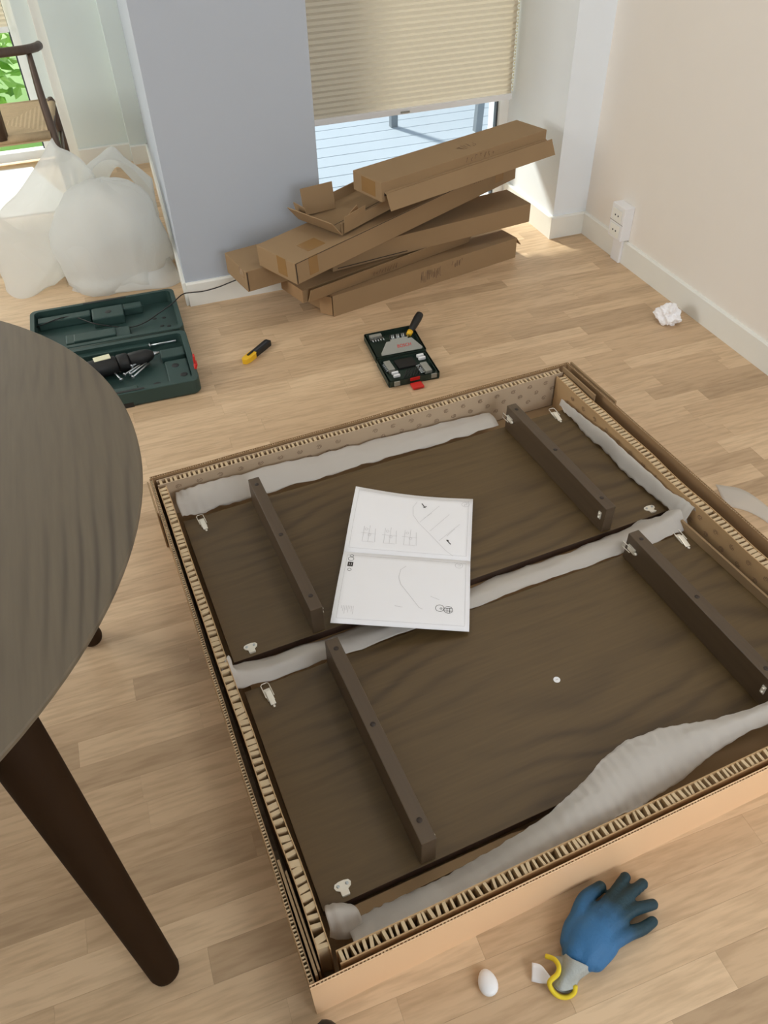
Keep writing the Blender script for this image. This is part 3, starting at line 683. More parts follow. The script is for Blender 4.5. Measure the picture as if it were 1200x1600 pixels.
foamstrip('twisted white foam strip curling along the right end of the far leaf',
    [[(1.262, 1.630, 0.066), (1.262, 1.52, 0.066), (1.258, 1.38, 0.066), (1.254, 1.24, 0.066), (1.262, 1.12, 0.072), (1.250, 1.035, 0.066)],
     [(1.270, 1.632, 0.085), (1.276, 1.52, 0.094), (1.272, 1.38, 0.110), (1.276, 1.24, 0.106), (1.282, 1.12, 0.112), (1.285, 1.05, 0.118)],
     [(1.274, 1.634, 0.078), (1.284, 1.52, 0.076), (1.286, 1.38, 0.076), (1.286, 1.24, 0.076), (1.288, 1.12, 0.080), (1.292, 1.04, 0.100)]], nu=14, jit=0.006, seed=14, ruffle=0.003)
foamstrip('large sagging white foam sheet along the front edge of the carton',
    [[(0.11, 0.5058, 0.042), (0.21, 0.5088, 0.042), (0.32, 0.5108, 0.045), (0.42, 0.5138, 0.055), (0.53, 0.5190, 0.088), (0.62, 0.5420, 0.098), (0.7, 0.5690, 0.1), (0.8, 0.5740, 0.1), (0.9, 0.5510, 0.1), (1.04, 0.5340, 0.1), (1.24, 0.5340, 0.1)],
     [(0.11, 0.4870, 0.0616), (0.21, 0.4889, 0.0643), (0.32, 0.4902, 0.0716), (0.42, 0.4922, 0.0839), (0.53, 0.4955, 0.1035), (0.62, 0.5111, 0.1097), (0.7, 0.5301, 0.1074), (0.8, 0.5392, 0.1057), (0.9, 0.5302, 0.1074), (1.04, 0.5210, 0.1074), (1.24, 0.5220, 0.1074)],
     [(0.11, 0.4681, 0.0763), (0.21, 0.4690, 0.0806), (0.32, 0.4696, 0.0884), (0.42, 0.4705, 0.0971), (0.53, 0.4719, 0.1054), (0.62, 0.4802, 0.1077), (0.7, 0.4911, 0.1031), (0.8, 0.5045, 0.0996), (0.9, 0.5095, 0.1031), (1.04, 0.5079, 0.1031), (1.24, 0.5100, 0.1031)],
     [(0.11, 0.4520, 0.085), (0.21, 0.4520, 0.09), (0.32, 0.4520, 0.095), (0.42, 0.4520, 0.096), (0.53, 0.4520, 0.096), (0.62, 0.4540, 0.095), (0.7, 0.4580, 0.09), (0.8, 0.4750, 0.085), (0.9, 0.4920, 0.09), (1.04, 0.4970, 0.09), (1.24, 0.5000, 0.09)]],
    nu=16, nv=10, jit=0.003, freq=11, seed=22, ruffle=0.0024)
foamstrip('small white foam scrap at the front left corner inside the carton',
    [[(0.086, 0.540, 0.066), (0.105, 0.535, 0.070), (0.13, 0.528, 0.060)],
     [(0.080, 0.515, 0.092), (0.105, 0.510, 0.090), (0.135, 0.505, 0.075)],
     [(0.078, 0.490, 0.070), (0.105, 0.480, 0.060), (0.135, 0.482, 0.050)]], nu=6, nv=4, jit=0.006, seed=31)

# -- instruction booklet
bk = thing('instruction_booklet', 'open white assembly booklet lying across the two dark leaves', 'booklet', at(636, 868, 0.0641))
BO = bk.location
zz = dict(TL=0.104, TR=0.066, ML=0.103, MR=0.066, BL=0.1445, BR=0.072)
K = {k: at(x, y, zz[k]) - BO for k, (x, y) in dict(TL=(556, 760), TR=(739, 780), ML=(537, 862), MR=(735, 877), BL=(516, 973), BR=(733, 987)).items()}
def page_pt(a, b, c, d, s, t, curl):
    p = a.lerp(b, s).lerp(c.lerp(d, s), t)
    return p + Vector((0, 0, curl(s, t)))
upc = lambda s, t: -0.010*sin(pi*s)*(1-t) + 0.004*sin(pi*t)
loc_ = lambda s, t: 0.004*sin(pi*t) + 0.0
def page(name, a, b, c, d, curl, dz=0.0, mat='paper', label=None):
    rows = [[page_pt(a, b, c, d, i/16, j/10, curl) + Vector((0, 0, dz)) for j in range(11)] for i in range(17)]
    o = sheet(name, rows, MAT[mat], bk, 0.0012); return o
pu = page('page', K['TL'], K['TR'], K['ML'], K['MR'], upc); pl_ = page('page', K['ML'], K['MR'], K['BL'], K['BR'], loc_)
def page_frame(which):
    a, b, c, d, cv = (K['TL'], K['TR'], K['ML'], K['MR'], upc) if which else (K['ML'], K['MR'], K['BL'], K['BR'], loc_)
    return lambda s, t: page_pt(a, b, c, d, s, t, cv) + Vector((0, 0, 0.0012))
def strokes(name, parent, f, lines, w, mat):
    """flat print: polylines in page coordinates (s across, t down)"""
    vs, fs = [], []
    for L_ in lines:
        L2 = []
        for (s0, t0), (s1, t1) in zip(L_, L_[1:]):
            m = max(1, int(hypot(s1-s0, t1-t0)/0.06))
            L2 += [(s0+(s1-s0)*k/m, t0+(t1-t0)*k/m) for k in range(m)]
        L2.append(L_[-1])
        for p, q in zip(L2, L2[1:]):
            P0, P1 = f(*p), f(*q); d = P1 - P0
            if d.length < 1e-6: continue
            n = Vector((-d.y, d.x, 0)).normalized()*w/2; n0 = len(vs); vs += [P0-n, P0+n, P1+n, P1-n]; fs.append((n0, n0+1, n0+2, n0+3))
    return pyobj(name, vs, fs, MAT[mat], parent)
def circ(s, t, r, n=18, asp=1.35): return [(s + r*cos(2*pi*k/n), t + r*asp*sin(2*pi*k/n)) for k in range(n+1)]
fu, fl_ = page_frame(1), page_frame(0)
border = [(0.035, 0.05), (0.965, 0.05), (0.965, 0.94), (0.035, 0.94), (0.035, 0.05)]
strokes('page_border', pu, fu, [border], 0.0007, 'faint'); strokes('page_border', pl_, fl_, [border], 0.0007, 'faint')
diag = [[(0.53, 0.12), (0.50, 0.22), (0.51, 0.36), (0.56, 0.48), (0.80, 0.88), (0.86, 0.95)]]
for (a, b) in (((0.57, 0.47), (0.72, 0.16)), ((0.66, 0.60), (0.81, 0.30)), ((0.74, 0.74), (0.90, 0.46)), ((0.60, 0.40), (0.66, 0.30)), ((0.80, 0.66), (0.86, 0.54))): diag.append([a, b])
diag += [circ(0.94, 0.11, 0.032)]
for k, s in enumerate((0.13, 0.30, 0.46)):
    diag += [[(s, 0.62), (s, 0.84), (s+0.09, 0.84)], [(s+0.045, 0.60), (s+0.045, 0.84)], [(s+0.09, 0.64), (s+0.10, 0.84)], circ(s+0.02, 0.66, 0.012, 8), circ(s+0.05, 0.74, 0.012, 8), [(s-0.02, 0.72), (s+0.10, 0.72)]]
strokes('assembly_drawing', pu, fu, diag, 0.0008, 'faint')
arrows = []
for (s, t, ds, dt) in ((0.60, 0.21, -0.03, -0.07), (0.80, 0.72, 0.035, 0.06)):
    arrows += [[(s, t), (s+ds, t+dt)], [(s+ds*0.1+0.012, t+dt*0.4), (s, t), (s+ds*0.5, t+dt*0.1)]]
for k in (0, 2): strokes('arrow', pu, fu, arrows[k:k+2], 0.0026, 'ink')
strokes('page_number', pu, fu, [[(0.93, 0.08), (0.95, 0.08), (0.95, 0.11), (0.93, 0.11), (0.93, 0.14), (0.95, 0.14)]], 0.001, 'faint')
strokes('page_number', pl_, fl_, [circ(0.91, 0.09, 0.03), [(0.90, 0.07), (0.92, 0.07), (0.92, 0.10), (0.90, 0.10)]], 0.0009, 'faint')
curve = [(0.50, 0.16), (0.46, 0.22), (0.45, 0.34), (0.47, 0.44), (0.56, 0.62), (0.62, 0.74), (0.65, 0.76)]
strokes('assembly_drawing', pl_, fl_, [curve, [(0.70, 0.58), (0.77, 0.62)], [(0.44, 0.74), (0.50, 0.75)]], 0.0009, 'faint')
strokes('round_symbols', pl_, fl_, [circ(0.775, 0.73, 0.032), circ(0.84, 0.745, 0.033), [(0.815, 0.73), (0.865, 0.72)], [(0.815, 0.76), (0.865, 0.76)], [(0.83, 0.72), (0.83, 0.78)], [(0.85, 0.72), (0.85, 0.78)], circ(0.785, 0.735, 0.008, 8)], 0.0011, 'ink')
strokes('corner_logo', pl_, fl_, [[(0.055, 0.16), (0.055, 0.23)], [(0.07, 0.16), (0.07, 0.23)], [(0.085, 0.16), (0.085, 0.23)], [(0.05, 0.17), (0.09, 0.17)], [(0.05, 0.22), (0.09, 0.22)]], 0.0036, 'ink')
strokes('corner_print', pl_, fl_, [circ(0.068, 0.11, 0.022, 10), circ(0.07, 0.06, 0.014, 8), circ(0.07, 0.28, 0.014, 8)], 0.0010, 'ink')
strokes('small_text', pl_, fl_, [[(0.06 + 0.012*k, 0.78), (0.06 + 0.012*k, 0.78 + 0.04 + 0.08*((k*7) % 5)/5)] for k in range(8)], 0.0008, 'faint')

# ================================================================== STACK OF EMPTY CARTONS
def carton(label, P0, P1, w, h, mat='card', bevel=0.002, hollow=False, lift=0.0):
    """P0 -> P1: lower front edge, left to right; w goes away from the camera"""
    P0, P1 = Vector(P0), Vector(P1); ex = (P1-P0); Ln = ex.length; ex.normalize()
    ey = Vector((-ex.y, ex.x, 0)).normalized(); ez = ex.cross(ey)
    t = thing('empty_carton', label, 'carton', P0, group='empty cartons stacked by the terrace window')
    t.rotation_euler = Matrix((ex, ey, ez)).transposed().to_euler()
    c = 0.004
    if hollow:
        box('bottom_panel', (0, 0, 0), (Ln, w, c), MAT[mat], t); box('back_panel', (0, w-c, c), (Ln, w, h), MAT[mat], t)
        box('front_panel', (0, 0, c), (Ln, c, h), MAT[mat], t)
        if hollow != 'tray': box('top_panel', (0.0, c, h-c), (Ln, w-c, h), MAT[mat], t)
        box('end_panel', (Ln-c, c, c), (Ln, w-c, h-c), MAT[mat], t)
    else:
        box('body', (0, 0, 0), (Ln, w, h), MAT[mat], t, bevel=bevel)
    return t, Ln
def plate(name, t, a, b, mat, loc, rot): return box(name, a, b, MAT[mat], t, loc=loc, rot=rot)
def tape(t, a, b): o = box('tape', a, b, MAT['tape'], t); return o
def scribble(t, name, f, seed, n, w, mat='print_', tw=0.0012):
    r_ = random.Random(seed); vs, fs = [], []
    for k in range(n):
        s = k/n; P = [f(s + r_.uniform(0, .6)/n, r_.random()) for _ in range(4)]
        for p, q in zip(P, P[1:]):
            d = q - p
            if d.length < 1e-6: continue
            m_ = d.cross(f.normal).normalized()*tw; n0 = len(vs); vs += [p-m_, p+m_, q+m_, q-m_]; fs.append((n0, n0+1, n0+2, n0+3))
    return pyobj(name, vs, fs, MAT[mat], t)
class Face:
    def __init__(s, o, a, b): s.o, s.a, s.b = Vector(o), Vector(a), Vector(b); s.normal = s.a.cross(s.b).normalized()
    def __call__(s, p, q): return s.o + s.a*p + s.b*q + s.normal*0.0006

# lowest: long carton on the floor, left end open
t, Ln = carton('long carton lowest in the stack, lying on the floor with an open end', (0.705, 2.612, 0.0), (1.568, 2.803, 0.0), 0.150, 0.085, hollow=True)
plate('end_flap', t, (0, 0, 0), (0.003, 0.13, 0.08), 'card2', (-0.002, 0.012, 0.004), (0, 0, radians(12)))
plate('end_flap', t, (0, 0, 0), (0.055, 0.003, 0.075), 'card2', (-0.002, 0.004, 0.004), (0, 0, radians(118)))
plate('end_flap', t, (0, 0, -0.003), (0.045, 0.14, 0), 'card2', (Ln, 0.004, 0.085), (0, radians(52), 0))
scribble(t, 'printed_text', Face((0.40, 0, 0.02), (0.10, 0, 0), (0, 0, 0.05)), 2, 14, 0.02); scribble(t, 'printed_text', Face((0.55, 0, 0.04), (0.06, 0, 0), (0, 0, 0.035)), 5, 5, 0.02)
# second: flatter carton with an open lid flap along the front
t, Ln = carton('flat carton second from the floor with a gaping front flap', (0.592, 2.600, 0.0875), (1.369, 2.849, 0.0875), 0.150, 0.050, hollow=True)
plate('end_panel', t, (-0.004, 0, 0.0), (0, 0.15, 0.050), 'card2', (0, 0, 0), (0, 0, 0))
plate('front_flap', t, (0, -0.003, 0), (Ln-0.02, 0, 0.062), 'card', (0.015, -0.004, 0.0), (radians(24), 0, 0))
scribble(t, 'printed_text', Face((0.30, -0.022, 0.014), (0.12, 0, 0), (0, -0.014, 0.03)), 9, 9, 0.02)
# third level: carton pushed against the wall, and the wide one
t, Ln = carton('short carton end sticking out leftmost of the stack, against the shaded wall', (0.402, 2.655, 0.141), (0.672, 2.711, 0.141), 0.190, 0.078)
tape(t, (-0.0006, 0.02, 0.045), (0.0, 0.06, 0.0775)); plate('corner_slit', t, (0, 0, 0), (0.004, 0.0006, 0.07), 'plug', (0.003, -0.0006, 0.004), (0, 0, 0))
t, Ln = carton('wide carton in the middle of the stack whose right end juts out lowest but one', (0.735, 2.690, 0.141), (1.622, 2.812, 0.141), 0.175, 0.076)
plate('corner_slit', t, (0, 0, 0), (0.30, 0.0008, 0.003), 'plug', (0.02, -0.0008, 0.008), (0, 0, 0))
# fourth: long carton slanting to the upper right
P0 = Vector((0.548, 2.484, 0.222)); P1 = at(805, 279, 0.266)
t, Ln = carton('long taped carton slanting across the stack, its broad end towards the drill case', P0, P1, 0.215, 0.078)
tape(t, (-0.0007, 0.05, 0.012), (0.0, 0.10, 0.078)); tape(t, (0.06, -0.0007, 0.012), (0.10, 0.0, 0.078)); tape(t, (0.09, 0.035, 0.078), (0.17, 0.10, 0.0787))
tape(t, (Ln-0.13, -0.0007, 0.02), (Ln-0.08, 0.0, 0.078))
plate('corner_slit', t, (0, 0, 0), (0.004, 0.001, 0.072), 'plug', (0.002, -0.001, 0.003), (0, 0, 0)); plate('top_seam', t, (0, 0, 0), (Ln-0.01, 0.001, 0.002), 'plug', (0.005, -0.0008, 0.0745), (0, 0, 0))
# tray with open flaps
T0 = Vector((0.752, 2.60, 0.318)); ang = radians(28)
T1 = T0 + Vector((cos(ang), sin(ang), 0.045))*0.62
t, Ln = carton('open tray carton with four raised flaps, near the left of the stack', T0, T1, 0.215, 0.040, hollow='tray')
plate('end_flap', t, (-0.003, 0, 0), (0, 0.225, 0.075), 'card', (0.0, -0.005, 0.002), (0, radians(-38), 0))
plate('end_flap', t, (-0.003, 0, 0), (0, 0.07, 0.055), 'card', (0.0, 0.165, 0.006), (0, radians(-12), radians(-8)))
plate('back_flap', t, (0, 0, 0), (0.125, 0.003, 0.095), 'card', (0.015, 0.205, 0.010), (radians(-8), 0, radians(-22)))
plate('front_flap', t, (0, -0.003, 0), (0.115, 0, 0.062), 'card', (0.008, -0.002, 0.004), (radians(8), 0, radians(4)))
plate('inner_flap', t, (0, -0.003, 0), (0.05, 0, 0.05), 'card2', (0.07, 0.012, 0.006), (radians(-4), radians(-14), radians(10)))
box('floor_crease', (0.0, 0.07, 0.0041), (0.35, 0.0715, 0.005), MAT['plug'], t)
# top: long carton with its lid hanging down in front
t, Ln = carton('long carton on top of the stack with a lid flap hanging along its front', (0.911, 2.618, 0.402), (1.700, 2.885, 0.402), 0.165, 0.068)
plate('lid_flap', t, (-0.0, -0.003, -0.060), (Ln+0.01, 0, 0), 'card', (0.012, -0.010, 0.030), (radians(-26), 0, 0))
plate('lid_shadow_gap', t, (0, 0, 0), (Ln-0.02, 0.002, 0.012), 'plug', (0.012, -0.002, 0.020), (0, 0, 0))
plate('lid_flap', t, (0, -0.009, -0.003), (Ln-0.014, 0.0, 0), 'card', (0.012, -0.001, 0.034), (radians(20), 0, 0))
tape(t, (-0.0007, 0.035, 0.010), (0.0, 0.115, 0.062))
scribble(t, 'printed_text', Face((0.42, 0.05, 0.068), (0.10, 0, 0), (0, 0.045, 0)), 11, 7, 0.02); scribble(t, 'printed_text', Face((0.40, -0.0002, 0.038), (0.16, 0, 0), (0, 0, 0.026)), 13, 7, 0.02)
scribble(t, 'printed_text', Face((0.40, -0.018, -0.002), (0.10, 0, 0), (0, -0.014, -0.03)), 17, 10, 0.02)

# ================================================================== MILKY PLASTIC WRAP
rowsA = loft([
    [atY(8, 440, 3.42), atY(-25, 375, 3.46), atY(25, 300, 3.50), atY(85, 217, 3.50)],
    [atY(14, 462, 3.30), atY(20, 385, 3.34), atY(62, 305, 3.40), atY(95, 232, 3.46)],
    [atY(34, 471, 3.22), atY(62, 415, 3.28), atY(92, 325, 3.38), atY(112, 240, 3.46)],
    [atY(72, 452, 3.26), atY(100, 402, 3.30), atY(118, 320, 3.40), atY(130, 252, 3.48)],
    [atY(88, 448, 3.30), atY(118, 415, 3.42), atY(140, 330, 3.50), atY(150, 270, 3.55)]], 12, 8, 0.012, 7, 2)
o = sheet('plastic_wrap', rowsA, MAT['bag'], None, 0.001); tag(o, 'translucent white wrapping sheet standing in a tall pointed fold beside the chair', 'plastic wrap', 'wrapping heap by the grey wall')
rb = thing('plastic_bag', 'bulging translucent white plastic bag heaped between the drill case and shaded wall', 'plastic bag', (-0.02, 3.34, 0.0), group='wrapping heap by the grey wall')
rows = []
for i in range(33):
    a = 2*pi*i/32; row = []
    for j in range(15):
        t_ = j/14
        prof_r = (1.18 - 0.35*t_*1.2 if t_ < 0.25 else 1.075*cos((t_-0.25)/0.75*pi/2)**0.75 * 0.99) if t_ < 1 else 0.0
        zz_ = 0.36*sin(min(1, t_*1.04)*pi/2)**1.15
        rx_, ry_ = 0.195, 0.20
        d = Vector((cos(a)*prof_r*rx_, sin(a)*prof_r*ry_, zz_ + 0.004))
        d.x += 0.022*sin(3*a + 5*t_)*(1-t_); d.y += 0.02*sin(5*a + 3)*(1-t_)
        w = noise.noise_vector(d*7 + Vector((4, 1, 0)))*0.030 + noise.noise_vector(d*18)*0.010
        if j == 0: w.z = 0
        p = d + w; p.z = max(0.003, p.z); row.append(p)
    rows.append(row)
rows[-1] = rows[0]
sheet('bag_film', rows, MAT['bag'], rb, 0.0008)
collar = loft([[atY(128, 300, 3.52), atY(150, 262, 3.55), atY(172, 250, 3.58), atY(205, 262, 3.60), atY(238, 300, 3.55)],
               [atY(135, 262, 3.62), atY(152, 246, 3.64), atY(176, 228, 3.66), atY(206, 256, 3.66), atY(236, 278, 3.62)],
               [atY(160, 300, 3.66), atY(176, 270, 3.70), atY(190, 262, 3.72), atY(212, 290, 3.70), atY(250, 340, 3.62)]], 8, 6, 0.012, 9, 6)
o = sheet('bag_collar', [[p - rb.location for p in r] for r in collar], MAT['bag'], rb, 0.0008)
skirt = loft([[at(114, 418, 0.02), at(150, 440, 0.05), at(200, 430, 0.06), at(250, 420, 0.05), at(262, 395, 0.04)],
              [at(112, 455, 0.004), at(150, 462, 0.004), at(205, 455, 0.004), at(262, 448, 0.004), at(286, 438, 0.004)]], 10, 8, 0.008, 10, 8)
for r in skirt:
    for p in r: p.z = max(p.z, 0.003)
sheet('bag_skirt', [[p - rb.location for p in r] for r in skirt], MAT['bag'], rb, 0.0008)
pr = loft([[at(1118, 757, 0.002), at(1160, 765, 0.003), at(1200, 792, 0.002), at(1250, 840, 0.002)], [at(1135, 790, 0.002), at(1170, 800, 0.004), at(1205, 822, 0.003), at(1240, 870, 0.002)]], 8, 6, 0.001, 20, 3)
for r in pr:
    for p in r: p.z = max(p.z, 0.0015)
tag(sheet('foam_sheet', pr, MAT['bag'], None, 0.0008), 'flat pale foam sheet on the floor at the right edge, behind the big carton', 'foam sheet')

wb = prism('foam_board', [(-0.95, 4.80), (-0.95, 4.13), (-0.217, 4.085), (-0.19, 4.27), (-0.335, 4.765)], 0.0, 0.006, MAT['white'], bevel=0.001)
tag(wb, 'flat white foam board lying in the sun on the floor under the chair', 'foam board')
# ================================================================== CHAIR IN THE NOOK
ch = thing('dining_chair', 'dark wooden armchair with woven paper cord seat in front of the leafy window', 'chair', (-0.35, 4.03, 0))
CO = Vector((-0.35, 4.03, 0))
def ctube(name, P, R, seg=14): return tube(name, [Vector(p) - CO for p in P], R, MAT['chair'], ch, seg)
arm = catmull([(-0.105, 3.955, 0.722), (-0.125, 3.90, 0.726), (-0.19, 3.83, 0.735), (-0.37, 3.775, 0.745), (-0.55, 3.83, 0.735), (-0.62, 3.90, 0.726), (-0.635, 3.955, 0.722)], 8)
ctube('arm_rail', [arm[0] + Vector((0.008, 0.014, 0))] + arm + [arm[-1] + Vector((-0.008, 0.014, 0))], [0.006] + [0.017]*len(arm) + [0.006])
for sx in (1, -1):
    cx = -0.35; f = lambda x, y, z: (cx + sx*(x - cx), y, z)
    ctube('rear_leg', catmull([f(-0.150, 3.865, 0.715), f(-0.150, 3.835, 0.58), f(-0.143, 3.800, 0.40), f(-0.14, 3.77, 0.2), f(-0.135, 3.74, 0.0)], 5), [0.0115 + 0.0055*sin(pi*k/20) for k in range(21)])
    ctube('front_leg', [f(-0.122, 4.285, 0.0), f(-0.126, 4.275, 0.25), f(-0.130, 4.262, 0.435), f(-0.130, 4.262, 0.452)], [0.013, 0.017, 0.017, 0.010])
    ctube('side_stretcher', [f(-0.137, 3.77, 0.27), f(-0.126, 4.27, 0.30)], 0.010, 10)
    ctube('side_rail', [f(-0.143, 3.805, 0.425), f(-0.130, 4.262, 0.425)], 0.012, 10)
ctube('front_stretcher', [(-0.126, 4.27, 0.34), (-0.574, 4.27, 0.34)], 0.010, 10); ctube('back_splat', [(-0.35, 3.80, 0.43), (-0.35, 3.785, 0.735)], [0.03, 0.035], 8)
# woven seat: four wedges that dip to the middle
quad = [Vector((-0.128, 4.285, 0.437)), Vector((-0.572, 4.285, 0.437)), Vector((-0.545, 3.80, 0.437)), Vector((-0.155, 3.80, 0.437))]
cen = Vector((-0.35, 4.05, 0.418))
for k in range(4):
    a, b = quad[k], quad[(k+1) % 4]; vs, fs = [], []; n = 22
    for i in range(n+1):
        t_ = i/n
        for s in (0.0, 1.0):
            p = a.lerp(b, s).lerp(cen, t_); p = p + Vector((0, 0, 0.0022*(i % 2))); vs.append(p - CO)
    for i in range(n): fs.append((2*i, 2*i+1, 2*i+3, 2*i+2))
    lo = len(vs); vs += [a - CO - Vector((0, 0, 0.035)), b - CO - Vector((0, 0, 0.035))]; fs.append((0, 1, lo+1, lo))
    w_ = pyobj('seat_weave', vs, fs, MAT['cord'], ch); md = w_.modifiers.new('t', 'SOLIDIFY'); md.thickness = 0.004
for k in range(4):
    tube('seat_edge', [quad[k] - CO - Vector((0, 0, 0.012)), quad[(k+1) % 4] - CO - Vector((0, 0, 0.012))], 0.017, MAT['cord'], ch, 10)

# ================================================================== DRILL CASE
CX0, CX1 = -0.385, 0.150
dc = thing('drill_case', 'open dark green drill case with a red catch lying beside the shaded wall', 'tool case', (-0.12, 2.62, 0.0), (0, 0, radians(-1.2)))
def dl(x, y, z): return (x + 0.12, y - 2.62, z)
def rrect(x0, x1, y0, y1, r, n=5):
    out = []
    for cx_, cy_, a0 in ((x1-r, y1-r, 0), (x0+r, y1-r, pi/2), (x0+r, y0+r, pi), (x1-r, y0+r, 1.5*pi)):
        for k in range(n+1): a = a0 + pi/2*k/n; out.append((cx_ + r*cos(a), cy_ + r*sin(a)))
    return out
def tub(name, x0, x1, y0, y1, h, wall, floor_z, mat, parent, notch=None):
    """a shallow moulded shell: outer wall, rim, inner floor"""
    o_ = rrect(x0, x1, y0, y1, 0.025); i_ = rrect(x0+wall, x1-wall, y0+wall, y1-wall, 0.018); l_ = rrect(x0+0.006, x1-0.006, y0+0.006, y1-0.006, 0.022)
    bm = bmesh.new(); n = len(o_)
    R = [[bm.verts.new((x, y, 0.0)) for x, y in l_], [bm.verts.new((x, y, 0.008)) for x, y in o_], [bm.verts.new((x, y, h-0.002)) for x, y in o_],
         [bm.verts.new((x, y, h)) for x, y in [((a[0]+b[0]*0.12)/1.12, (a[1]+b[1]*0.12)/1.12) for a, b in zip(o_, i_)]], [bm.verts.new((x, y, h)) for x, y in i_], [bm.verts.new((x, y, floor_z)) for x, y in i_]]
    for a, b in zip(R, R[1:]):
        for k in range(n): bm.faces.new((a[k], a[(k+1) % n], b[(k+1) % n], b[k]))
    bm.faces.new(R[0][::-1]); bm.faces.new(R[-1])
    return bm_obj(name, bm, mat, parent)
x0, x1 = CX0+0.12, CX1+0.12
lower = tub('base_shell', x0, x1, 2.296-2.62, 2.642-2.62, 0.056, 0.020, 0.018, MAT['green'], dc)
lid = tub('lid_shell', x0, x1, 2.655-2.62, 2.975-2.62, 0.058, 0.016, 0.012, MAT['green'], dc)
tube('hinge', [dl(CX0+0.03, 2.648, 0.050), dl(CX1-0.03, 2.648, 0.050)], 0.007, MAT['green2'], dc, 10)
# mouldings in the base
for a, b in (((0.045, 2.50, 0.018), (0.128, 2.555, 0.040)), ((0.052, 2.345, 0.018), (0.128, 2.49, 0.030)), ((-0.33, 2.33, 0.018), (-0.05, 2.352, 0.046)), ((-0.36, 2.60, 0.018), (0.02, 2.625, 0.042))):
    box('moulding', dl(*a), dl(*b), MAT['green'], lower, bevel=0.004)
for x, y, z in ((0.085, 2.452, 0.030), (0.105, 2.385, 0.030), (0.012, 2.375, 0.0185)): lathe('moulded_hole', [(0.013, 0), (0.012, 0.0007), (0.006, 0.0008)], MAT['black'], lower, Matrix.Translation(dl(x, y, z)), 16)
box('handle_slot', dl(-0.30, 2.302, 0.0565), dl(-0.03, 2.312, 0.0572), MAT['black'], lower); box('handle_recess', dl(-0.33, 2.2952, 0.0), dl(-0.075, 2.2975, 0.018), MAT['black'], lower)
# lid mouldings
for a, b in (((-0.36, 2.895, 0.012), (-0.17, 2.935, 0.046)), ((-0.165, 2.845, 0.012), (-0.05, 2.93, 0.050)), ((-0.05, 2.90, 0.012), (0.02, 2.94, 0.044)), ((-0.24, 2.72, 0.012), (-0.09, 2.775, 0.042)), ((-0.27, 2.735, 0.012), (-0.235, 2.80, 0.030)), ((-0.15, 2.715, 0.012), (-0.04, 2.785, 0.034))):
    box('moulding', dl(*a), dl(*b), MAT['green'], lid, bevel=0.005)
box('handle_slot', dl(-0.19, 2.958, 0.0585), dl(-0.03, 2.968, 0.0592), MAT['black'], lid); lathe('moulded_hole', [(0.012, 0), (0.011, 0.0007), (0.004, 0.0008)], MAT['black'], lid, Matrix.Translation(dl(-0.105, 2.885, 0.050)), 14)
for x, y in ((0.055, 2.84), (0.09, 2.835), (0.075, 2.775), (0.10, 2.765)): lathe('moulded_hole', [(0.008, 0), (0.007, 0.0007), (0.003, 0.0008)], MAT['black'], lid, Matrix.Translation(dl(x, y, 0.0122)), 12)
# red catch standing open at the right front corner
bm = bmesh.new(); M = Matrix.Translation(dl(0.146, 2.375, 0.052)) @ Matrix.Rotation(radians(20), 4, 'Y')
addbox(bm, (-0.004, -0.014, 0), (0.003, 0.014, 0.022), 0.0015, M); addbox(bm, (-0.004, -0.009, 0.022), (0.002, 0.012, 0.048), 0.0015, M @ Matrix.Rotation(radians(-14), 4, 'Y'))
o = bm_obj('catch', bm, MAT['red'], dc); o['label'] = 'red plastic catch standing open'
# cordless drill lying in the base
dr = thing('cordless_drill', 'black cordless drill driver lying in the green case', 'drill', Vector((*at(240, 553, 0.050).xy, 0.020)), (0, 0, radians(-172))); dr.scale = (1.32, 1.12, 1.12)
MX = Matrix.Rotation(pi/2, 4, 'Y')
lathe('motor_housing', [(0.020, 0.095), (0.027, 0.10), (0.029, 0.14), (0.029, 0.205), (0.024, 0.225), (0.012, 0.23)], MAT['black'], dr, Matrix.Translation((0, 0, 0.027)) @ MX, 22)
lathe('torque_ring', [(0.022, 0.066), (0.026, 0.070), (0.026, 0.092), (0.022, 0.096)], MAT['black'], dr, Matrix.Translation((0, 0, 0.027)) @ MX, 22)
lathe('chuck', [(0.008, 0.0), (0.013, 0.004), (0.020, 0.016), (0.0225, 0.030), (0.0225, 0.062), (0.018, 0.066)], MAT['black'], dr, Matrix.Translation((0, 0, 0.027)) @ MX, 22)
lathe('chuck_jaws', [(0.003, -0.016), (0.006, -0.004), (0.008, 0.002)], MAT['zinc'], dr, Matrix.Translation((0, 0, 0.027)) @ MX, 10)
prism('grip', [(0.15, 0.02), (0.195, 0.02), (0.23, 0.12), (0.185, 0.125)], 0.008, 0.044, MAT['black'], dr, bevel=0.008)
bm = bmesh.new(); addbox(bm, (0.108, -0.020, 0.052), (0.150, 0.006, 0.0565), 0.001); o = bm_obj('name_plate', bm, MAT['label'], dr); o['label'] = 'pale yellow label plate'
def bolt(label, p, q, z):
    a, b = at(*p, z), at(*q, z); d = b - a; Ln = d.length
    t = thing('bolt', label, 'bolt', a, (0, 0, atan2(d.y, d.x)), group='loose bolts in the drill case')
    lathe('bolt_head', [(0.0065, 0), (0.0072, 0.001), (0.0072, 0.004), (0.004, 0.005)], MAT['zinc'], t, MX, 12)
    lathe('shank', [(0.0031, 0.004), (0.0031, Ln-0.001), (0.002, Ln)], MAT['zinc'], t, MX, 10)
    return t
bolt('long bolt lying apart beside the hinge in the green case', (233, 540), (275, 532), 0.046)
bolt('bolt touching the tip of the drill chuck', (205, 573), (234, 554), 0.044)
bolt('bolt at the upper left of the three lying side by side in the case', (194, 586), (226, 565), 0.034)
bolt('middle of the three bolts lying side by side in the case', (203, 585), (229, 566), 0.036)
